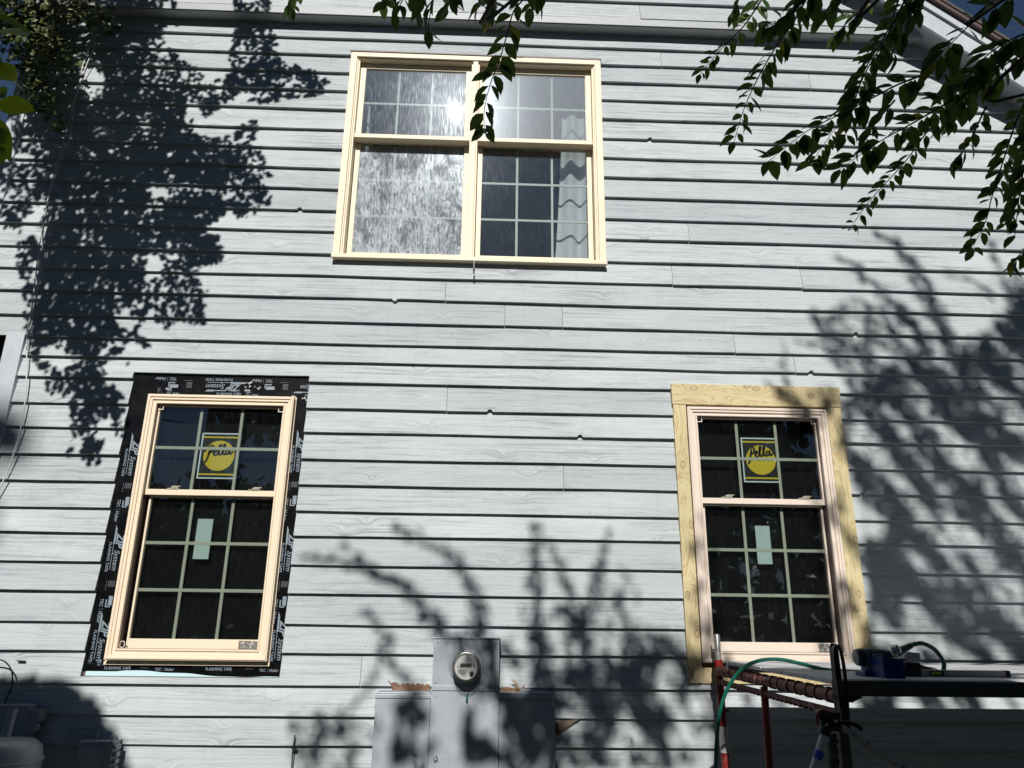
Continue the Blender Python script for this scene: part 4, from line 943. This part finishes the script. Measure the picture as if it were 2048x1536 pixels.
# near big leaves at the left edge
nb = empty('near_branch', 'large blurred yellow green leaves at the left picture edge', 'tree branch')
b = MB(); b.tube(curve([P(-40, -60, -3.5), P(-40, 120, -3.5), P(-36, 260, -3.48), P(-60, 400, -3.45), P(-160, 700, -3.45), P(-220, 1100, -3.4), P(-240, 1700, -3.4)], 6), .003, 6); nb_t = b.build('stem', M_TWIG, nb, 'all')
b = MB()
for (px, py, dx, dy, L_, aw) in ((-20,60,60,5,.066,.62),(-30,130,70,40,.072,.55),(-35,115,25,60,.055,.6),(-20,205,72,12,.064,.55),(-30,230,40,110,.085,.38),(-25,180,30,20,.05,.6),(-40,30,50,-20,.06,.6),(-30,290,35,60,.055,.5),(-10,150,40,25,.05,.6),(-25,30,60,25,.06,.6),(-20,255,25,60,.05,.5)):
    px += 14; a0 = P(px, py, -3.5); a1 = P(px+dx, py+dy, -3.5+U(-.05, .05)); leaf(b, a0, a1-a0, Vector((U(-.3,.3), -1, U(.0,.5))), L_, L_*aw, .1, .08, 8)
b.build('foliage', M_LEAFN, nb_t, 'all')

# ivy on the top left corner
iv = empty('climbing_ivy', 'pale leaved ivy climbing over the upper left house corner', 'vine')
def ivyleaf(mb, c, nrm, upv, s_):
    mb.att = random.random(); nrm = nrm.normalized(); u_ = (upv-nrm*upv.dot(nrm)).normalized(); r_ = u_.cross(nrm)
    pr = [(0,-.1),(.22,-.28),(.30,-.05),(.52,.02),(.30,.22),(.26,.48),(.10,.42),(0,.75),(-.10,.42),(-.26,.48),(-.30,.22),(-.52,.02),(-.30,-.05),(-.22,-.28)]
    cc = mb.vert(c+nrm*s_*.08); ids = [mb.vert(c+(r_*a-u_*b_)*s_) for a, b_ in pr]
    for i in range(len(ids)): mb.face((cc, ids[i], ids[(i+1) % len(ids)]))
stems = [[(20,-40),(60,20),(100,60),(130,110),(150,150)], [(60,-40),(120,10),(180,15),(215,40),(235,62)], [(10,-30),(30,60),(60,130),(90,190),(115,235),(125,255)],
         [(100,-40),(150,0),(190,20),(200,45),(205,60)], [(-20,0),(0,40),(20,80),(30,110)], [(40,-20),(75,60),(85,120),(95,160),(100,210)], [(20,20),(70,90),(130,120),(165,150)], [(0,-30),(50,30),(90,45),(110,100),(150,130)], [(30,0),(60,40),(85,80),(70,170)]]
ivl = MB(); ivs = MB()
for st_ in stems:
    pth = curve([P(px, py, -.14+U(-.05, .03)) for px, py in st_], 10); ivs.tube(pth, .0028, 5)
    for i, p in enumerate(pth):
        f_ = 1-i/len(pth)
        for _ in range(int(1+6*f_)):
            c_ = p+Vector((U(-.13, .13)*(.35+f_), U(-.14, .05), U(-.16, .10)*(.35+f_)))
            ivyleaf(ivl, c_, Vector((U(-.7, .7), -1, U(-.2, 1.1))), Vector((U(-.5, .5), 0, 1)), U(.035, .062))
for _ in range(260):
    c_ = P(U(-60, 110), U(-60, 70), -.16)+Vector((U(-.1, .1), U(-.2, .05), U(-.1, .1))); ivyleaf(ivl, c_, Vector((U(-.7, .7), -1, U(-.2, 1.1))), Vector((U(-.5, .5), 0, 1)), U(.04, .065))
for _ in range(170):
    a_ = U(0, 1); c_ = P(20+a_*70+U(-25, 25)*(1.2-a_), 60+a_*170, -.12)+Vector((U(-.06, .06), U(-.12, .05), 0)); ivyleaf(ivl, c_, Vector((U(-.7, .7), -1, U(-.2, 1.1))), Vector((U(-.5, .5), 0, 1)), U(.03, .055))
ivs.build('stem', M_TWIG, iv, 'all'); ivl.build('foliage', M_IVY, iv)

# ------------------------------------------------------------ shade trees: foliage above and behind the photographer, whose shadow falls on the wall
def inpoly(x, y, pl_):
    c = False; j = len(pl_)-1
    for i in range(len(pl_)):
        xi, yi = pl_[i]; xj, yj = pl_[j]
        if (yi > y) != (yj > y) and x < (xj-xi)*(y-yi)/(yj-yi)+xi: c = not c
        j = i
    return c
def wallpoly(pix): return [(P(px, py, 0).x, P(px, py, 0).z) for px, py in pix]
def small_leaf(mb, c, L_, flat=.0):
    mb.att = random.random()
    if random.random() < flat: d = (rv()-SUN*0); d = (d-SUN*d.dot(SUN)).normalized(); s_ = SUN.cross(d)
    else: d = rv(); s_ = d.cross(rv()).normalized()
    w_ = L_*U(.28, .36)
    mb.poly([c-d*L_*.5, c-d*L_*.12+s_*w_, c+d*L_*.25+s_*w_*.8, c+d*L_*.5, c+d*L_*.25-s_*w_*.8, c-d*L_*.12-s_*w_])
def cast(mb, x, z, t): return Vector((x, 0, z))+SUN*t
def fill_area(mb, poly_pix, dens, L_, t0, t1, holes=(), clump=.0, flat=.5, streak=False):
    """leaves whose shadow falls inside the outline; dens = leaf layers"""
    pl_ = wallpoly(poly_pix); hs = [(P(px, py, 0), rr) for px, py, rr in holes]
    xs = [p[0] for p in pl_]; zs = [p[1] for p in pl_]; A = (max(xs)-min(xs))*(max(zs)-min(zs))
    n_ = int(A*dens/(L_*L_*.36)); sd_ = U(0, 99)
    for _ in range(n_):
        x, z = U(min(xs), max(xs)), U(min(zs), max(zs))
        if not inpoly(x, z, pl_): continue
        if streak:
            ua, ub = -.5*x+.87*z, .87*x+.5*z
            if mnoise.noise(Vector((ua*1.9+sd_, ub*6.5, 0)))+.5*mnoise.noise(Vector((ua*6, ub*12, sd_))) < clump: continue
        elif clump and mnoise.noise(Vector((x*4.3+sd_, z*4.3, 0)))+.6*mnoise.noise(Vector((x*10, z*10, sd_))) < clump: continue
        if any((x-h.x)**2+(z-h.z)**2 < (rr)**2 for h, rr in hs): continue
        small_leaf(mb, cast(mb, x, z, U(t0, t1)), L_*U(.7, 1.3), flat)
def fill_stroke(lf, tw, pix, w0, w1, dens, L_, t0, t1, flat=.4):
    pts = [P(px, py, 0) for px, py in pix]; t = U(t0, t1); pth = curve([cast(lf, p.x, p.z, t) for p in pts], 8); N = len(pth)
    if tw is not None: tw.tube(pth, [.010-.008*i/(N-1) if True else 0 for i in range(N)], 6)
    tot = 0
    for i in range(N-1):
        seg = (pth[i+1]-pth[i]); f_ = i/N; w_ = w0+(w1-w0)*f_
        for _ in range(max(1, int(seg.length*w_*2*dens/(L_*L_*.36)+random.random()))):
            c_ = pth[i]+seg*random.random()+Vector((random.gauss(0, w_*.6), 0, random.gauss(0, w_*.6)))+SUN*U(-.25, .25); small_leaf(lf, c_, L_*U(.7, 1.3), flat)
# left tree
lt = empty('shade_tree', 'leafy tree overhead on the left whose shadow covers the left wall', 'tree')
lf = MB(); T0, T1 = 2.15, 2.75
core = [(215,0),(345,0),(345,30),(322,70),(295,100),(288,150),(330,185),(370,195),(372,240),(360,262),(420,290),(480,300),(478,345),(440,372),(375,368),(300,372),(300,400),(380,395),(430,392),(470,410),(440,440),(395,470),(440,470),(432,520),(400,540),(350,500),(300,470),(292,520),(282,600),(230,572),(225,620),(235,670),(200,700),(185,745),(205,790),(232,830),(185,850),(160,800),(150,740),(130,700),(70,690),(65,640),(75,560),(90,480),(105,420),(115,330),(140,260),(180,215),(220,180),(200,120),(225,60)]
outer = [(100,0),(420,0),(400,15),(350,30),(365,50),(345,95),(360,120),(395,140),(420,170),(470,90),(470,0),(560,0),(545,30),(545,90),(560,130),(600,140),(640,150),(660,165),(640,195),(560,205),(480,215),(440,210),(420,235),(370,250),(420,280),(450,275),(490,250),(515,240),(515,265),(500,290),(530,310),(545,345),(540,375),(550,410),(500,425),(495,470),(480,450),(440,420),(425,450),(448,500),(424,536),(402,558),(395,600),(413,626),(410,648),(377,648),(355,640),(328,667),(318,640),(287,640),(273,665),(306,692),(301,716),(250,728),(213,714),(208,746),(242,782),(250,813),(245,880),(225,860),(208,890),(193,936),(167,928),(154,900),(133,915),(146,873),(135,840),(146,793),(104,787),(89,777),(94,746),(60,717),(57,686),(40,560),(33,520),(35,490),(80,480),(60,430),(8,459),(0,400),(0,330),(30,290),(60,230),(100,200),(130,150),(140,100),(120,50)]
fill_area(lf, core, 2.3, .046, T0, T1, clump=-.62, holes=((300,140,.06),(262,95,.05)), flat=.6)
fill_area(lf, outer, 1.35, .044, T0-.1, T1, clump=-.20, flat=.55)
fill_area(lf, [(0,240),(60,200),(100,330),(110,420),(60,480),(0,440)], 1.1, .05, T0, T1, clump=-.1)
fill_area(lf, [(470,60),(545,40),(560,120),(660,160),(640,190),(480,205),(440,190)], 1.5, .045, T0, T0+.3, clump=-.05)
for b0, b1 in (((470,0),(490,60)),((500,130),(640,170)),((420,300),(540,400)),((360,470),(440,520)),((380,560),(400,640)),((180,750),(240,860)),((150,820),(190,920))):
    fill_stroke(lf, None, [b0, ((b0[0]+b1[0])/2+8, (b0[1]+b1[1])/2-5), b1], .05, .03, 1.5, .04, T0, T0+.3)
fill_area(lf, [(-140,-140),(130,-140),(125,60),(60,200),(0,240),(-140,240)], 1.9, .05, T0, T1, clump=-.25)
fill_area(lf, [(100,180),(60,300),(110,420),(150,300),(180,200)], 1.6, .055, T0, T1, clump=-.2)
# lower left corner in shade
fill_area(lf, [(-300,1370),(60,1366),(130,1378),(180,1410),(225,1470),(250,1560),(330,1900),(-300,1900)], 6, .11, 6.0, 7.0, flat=.8)
lf.build('crown', M_SHADE, lt)
b = MB(); b.tube(curve([(-8.6, -4.2, -.6), (-8.4, -4.1, 3.0), (-7.2, -3.6, 6.2), (-5.2, -2.9, 7.3), (-3.6, -2.3, 6.9), (-2.6, -2.0, 6.0)], 6), [.16-.0043*i for i in range(31)], 10); b.build('trunk', M_BARK, lt, 'all')
for pts in (((-3.9, -2.4, 7.0), (-3.2, -2.1, 7.2), (-2.6, -1.9, 7.3)), ((-3.2, -2.1, 5.6), (-2.9, -2.0, 5.1), (-2.6, -1.95, 4.7)), ((-7.9, -4.0, 4.6), (-6.6, -5, 4.4), (-4.4, -6.2, 4.3))): limb([Vector(p) for p in pts], .03, .008, lt)

# right canopy, belongs to the crape myrtle
lf = MB(); tw = MB(); T0, T1 = 7.6, 10.0
D = [ # strokes: path, half width at start and end, density
 ([(1095,1500),(1085,1380),(1075,1308),(1069,1205),(1069,1120),(1072,1045)], .10, .028, 1.5),
 ([(960,1420),(902,1290),(868,1246),(816,1178),(760,1150),(680,1125),(611,1113)], .07, .02, 1.5),
 ([(820,1180),(740,1143),(714,1113),(682,1080)], .03, .02, 1.0),
 ([(990,1420),(963,1256),(953,1205),(930,1150),(902,1110),(850,1085),(785,1052)], .07, .018, 1.3),
 ([(1130,1400),(1138,1290),(1141,1212),(1120,1140),(1093,1085)], .09, .02, 1.1),
 ([(1180,1420),(1170,1300),(1180,1220),(1200,1140),(1216,1062)], .09, .02, 1.2),
 ([(1240,1420),(1260,1280),(1235,1210),(1250,1150)], .12, .03, .9),
 ([(850,1420),(800,1350),(770,1310),(765,1295)], .05, .018, 1.1), ([(790,1290),(740,1235),(725,1225)], .03, .02, .7),
 ([(960,1240),(940,1268),(905,1280)], .05, .03, .9),
 ([(720,1500),(650,1440),(600,1455)], .08, .04, .7), ([(700,1420),(740,1370),(760,1330)], .03, .02, .6),
 ([(1980,760),(1900,690),(1850,560),(1800,500),(1745,462)], .07, .018, 1.2),
 ([(1960,740),(1870,640),(1830,560),(1800,500),(1790,470)], .05, .018, 1.0),
 ([(1860,720),(1800,620),(1760,580),(1700,530),(1655,515)], .06, .016, 1.2),
 ([(1850,760),(1790,665),(1755,620),(1720,600)], .06, .02, 1.2), ([(1800,760),(1690,690),(1640,665),(1630,620)], .05, .018, 1.1),
 ([(1700,720),(1640,690),(1590,682)], .03, .016, .9), ([(1600,900),(1590,840),(1560,790),(1530,760)], .05, .02, 1.1), ([(1640,900),(1600,830),(1570,760),(1572,690)], .05, .02, .6),
 ([(2060,760),(2030,640),(2000,540),(1978,480)], .07, .018, .9), ([(2080,700),(2040,590),(2030,540)], .08, .03, 1.3), ([(1990,600),(1940,560),(1890,550)], .03, .02, .7),
 ([(1560,1500),(1500,1420),(1490,1380)], .04, .03, 1.0), ([(1600,1480),(1560,1410),(1540,1385)], .06, .03, .8)]
for pth, a, b2, dn in D: fill_stroke(lf, tw, pth, a*1.0, b2, dn*.85, .040, T0, T0+.5)
fill_area(lf, [(1690,800),(1760,760),(1820,720),(1900,740),(1960,680),(2060,560),(2200,500),(2200,1460),(1700,1460),(1700,1380),(1740,1240),(1720,1000),(1690,900)], 2.7, .050, T0, T1, clump=-.13, flat=.7, streak=True)
fill_area(lf, [(1620,640),(1700,600),(1800,600),(1900,700),(2060,620),(2200,560),(2200,800),(1700,800),(1660,720)], .8, .05, T0, T1, clump=-.08, flat=.6, streak=True)
fill_area(lf, [(1540,780),(1640,770),(1700,800),(1730,1000),(1760,1380),(1640,1380),(1640,1100),(1600,900)], .9, .06, T0, T1, clump=-.02, flat=.6, streak=True)
fill_area(lf, [(1380,1000),(1440,1100),(1460,1380),(1380,1380)], .4, .06, T0, T1, clump=.0, flat=.6)
fill_area(lf, [(1120,1420),(1140,1330),(1180,1290),(1250,1290),(1300,1250),(1370,1300),(1420,1340),(1460,1540),(1100,1540)], 2.2, .05, T0, T1, clump=-.12, flat=.7, streak=True)
fill_area(lf, [(900,1280),(1000,1290),(1110,1200),(1160,1250),(1120,1420),(1000,1330),(900,1300)], 1.1, .055, T0, T1, clump=-.14, flat=.6, streak=True)
fill_area(lf, [(1000,1390),(1110,1380),(1120,1560),(930,1560),(930,1450)], 3.6, .055, T0, T1, clump=-.14, flat=.7, streak=True)
fill_area(lf, [(790,1440),(830,1420),(870,1460),(870,1560),(780,1560)], 1.6, .06, T0, T1, clump=-.24, flat=.7, streak=True)
fill_area(lf, [(580,1440),(700,1430),(760,1480),(760,1560),(590,1560)], .6, .06, T0, T1, clump=-.12, flat=.6, streak=True)
fill_area(lf, [(880,1285),(1000,1280),(1000,1340),(960,1310),(890,1320)], 1.6, .05, T0, T1, clump=-.2, flat=.7, streak=True)
fill_area(lf, [(1000,1400),(1115,1400),(1125,1600),(1000,1600)], 1.6, .055, T0, T1, clump=-.35, flat=.7, streak=True)
fill_area(lf, [(1700,760),(1860,740),(2060,600),(2200,560),(2200,1380),(1760,1380)], .38, .036, T0, T1, flat=.6)
fill_area(lf, [(1150,1240),(1420,1260),(1460,1540),(1110,1540)], .30, .036, T0, T1, flat=.6)
# dense crown that keeps branches, scaffold and poles in shade (its shadow lands below the picture)
zlo = [( -1.9, -.75), (3.9, -.75), (3.9, .46), (2.1, .50), (2.0, .62), (1.1, .64), (-.2, .62), (-1.9, .2)]
n_ = 9500
for _ in range(n_):
    x, z = U(-1.9, 3.9), U(-.75, .72)
    if z > .12 and x > 2.05 and mnoise.noise(Vector((x*2.2, z*10, 5))) > -.06: continue
    if inpoly(x, z, zlo): small_leaf(lf, cast(lf, x, z, U(6.2, 7.6)), U(.09, .16), .75)
cr = lf.build('crown', M_SHADE, myrtle); tw.build('branch', M_BARK, myrtle, 'all')
b = MB()
for dx, dy, top_ in ((0, 0, (2.6, -5.6, 3.9)), (.15, .1, (3.4, -5.8, 4.2)), (-.12, .1, (1.2, -5.5, 3.8)), (.05, -.15, (3.2, -6.2, 4.5))):
    b.tube(curve([(3.0+dx, -6.2+dy, -.6), (3.0+dx*2, -6.1+dy*2, 1.4), ((3.0+top_[0])/2+dx, (-6.1+top_[1])/2, 2.9), top_], 6), [.06-.0018*i for i in range(19)], 9)
b.build('trunk', M_BARK, myrtle, 'all')

# ------------------------------------------------------------ far trees (behind the photographer, reflected in the panes; added sky screens; beyond the house)
M_FAR = leaf_mat('far_leaf', (.018, .035, .010), (.045, .075, .02), None, .1)
def far_tree(x, y, h, rad, label, n_=1500, Ls=.46, base=.0):
    e = empty('broadleaf_tree', label, 'tree', 'trees standing around the house')
    b = MB(); zg = -.6
    b.tube([(x, y, zg), (x+U(-.2, .2), y, zg+h*.4), (x+U(-.3, .3), y, zg+h*.85)], [.22, .14, .04], 8); b.build('trunk', M_BARK, e, 'all')
    b = MB(); lobes = [(Vector((x+U(-.6, .6)*rad, y+U(-.6, .6)*rad, zg+h*U(base+.10, .88))), rad*U(.35, .6)) for _ in range(18)]
    for _ in range(n_):
        c_, rr = random.choice(lobes); small_leaf(b, c_+rv()*rr*U(.5, 1.05), Ls*U(.5, 1.2), .2)
    b.build('crown', M_FAR, e); return e
for x, y, h, rd, nm in ((-9.5, -17, 5.2, 2.6, 'left end'), (-6.2, -16, 6.0, 2.6, 'second from left'), (-3.2, -18, 8.2, 3.2, 'third from left'), (.5, -17, 9.5, 3.4, 'middle'), (4.5, -16, 10.5, 3.6, 'third from right'), (8.5, -16, 11.5, 3.8, 'second from right'), (12.5, -17, 12, 4, 'right end'), (-13.5, -15, 4.2, 2.4, 'far left')):
    far_tree(x, y, h, rd, 'tree across the yard reflected in the lower panes, '+nm)
for x, y, h, rd, nm in ((-11, -12, 18, 4.2, 'added tall tree screening the sky, left across the yard'), (10, -12.5, 18, 4.4, 'added tall tree screening the sky, right across the yard'), (-9, -19, 23, 4.6, 'added tallest sky screen tree, behind the left of the yard'), (9.5, -19, 23, 4.6, 'added tallest sky screen tree, behind the right of the yard'), (-14, -5, 15, 4.0, 'added sky screen tree beside the yard on the left'), (14, -5, 15, 4.0, 'added sky screen tree beside the yard on the right')):
    far_tree(x, y, h, rd, nm, 2600, .6, .42)  # added out of view to keep side sky light off the wall
far_tree(-7.5, 3.5, 9.5, 2.6, 'dark tree behind the left house corner', 5200, .24, .1)
far_tree(-10.0, 6, 12.5, 3.2, 'taller dark tree farther behind the left corner', 3500, .34, .1)
far_tree(8.6, 4.2, 9.6, 1.9, 'tree beyond the roof slope at the upper right', 2600, .13, .3)

# added unseen crown over the yard: keeps the high sky off the wall
sky_blocker = empty('sky_blocker', 'added leafy crown out of view that blocks the high sky', 'tree')
b = MB(); b.tube(curve([(9.5, -11, -.6), (9.2, -10.6, 6), (7.5, -9, 12), (3, -7.5, 15.5), (-4, -7, 16.5)], 6), [.42-.013*i for i in range(25)], 10); b.build('trunk', M_BARK, sky_blocker, 'all')
b = MB()
for _ in range(12000):
    x = U(-13, 13); y = U(-15, -.8); zmin = 9.8+1.12*abs(y)
    if abs(x) > 6.0: zmin = max(1.2, zmin-(abs(x)-6.0)*5.5)
    z = zmin+abs(random.gauss(0, 1.3))+.4
    if mnoise.noise(Vector((x*.35, y*.35, z*.3))) < -.30: continue
    small_leaf(b, Vector((x, y, z)), U(.3, .62), .1)
b.build('crown', M_FAR, sky_blocker)

# wood edge closing the yard
b = MB()
for _ in range(7000):
    x = U(-34, 34); top_ = 7.5+1.5*mnoise.noise(Vector((x*.3, 0, 0))) if x > -7 else 3.6+1.2*mnoise.noise(Vector((x*.4, 0, 0)))
    small_leaf(b, Vector((x, U(-25, -22.5), U(-.6, top_))), U(.5, .95), .2)
tag(b.build('wood_edge', M_FAR), kind='stuff')
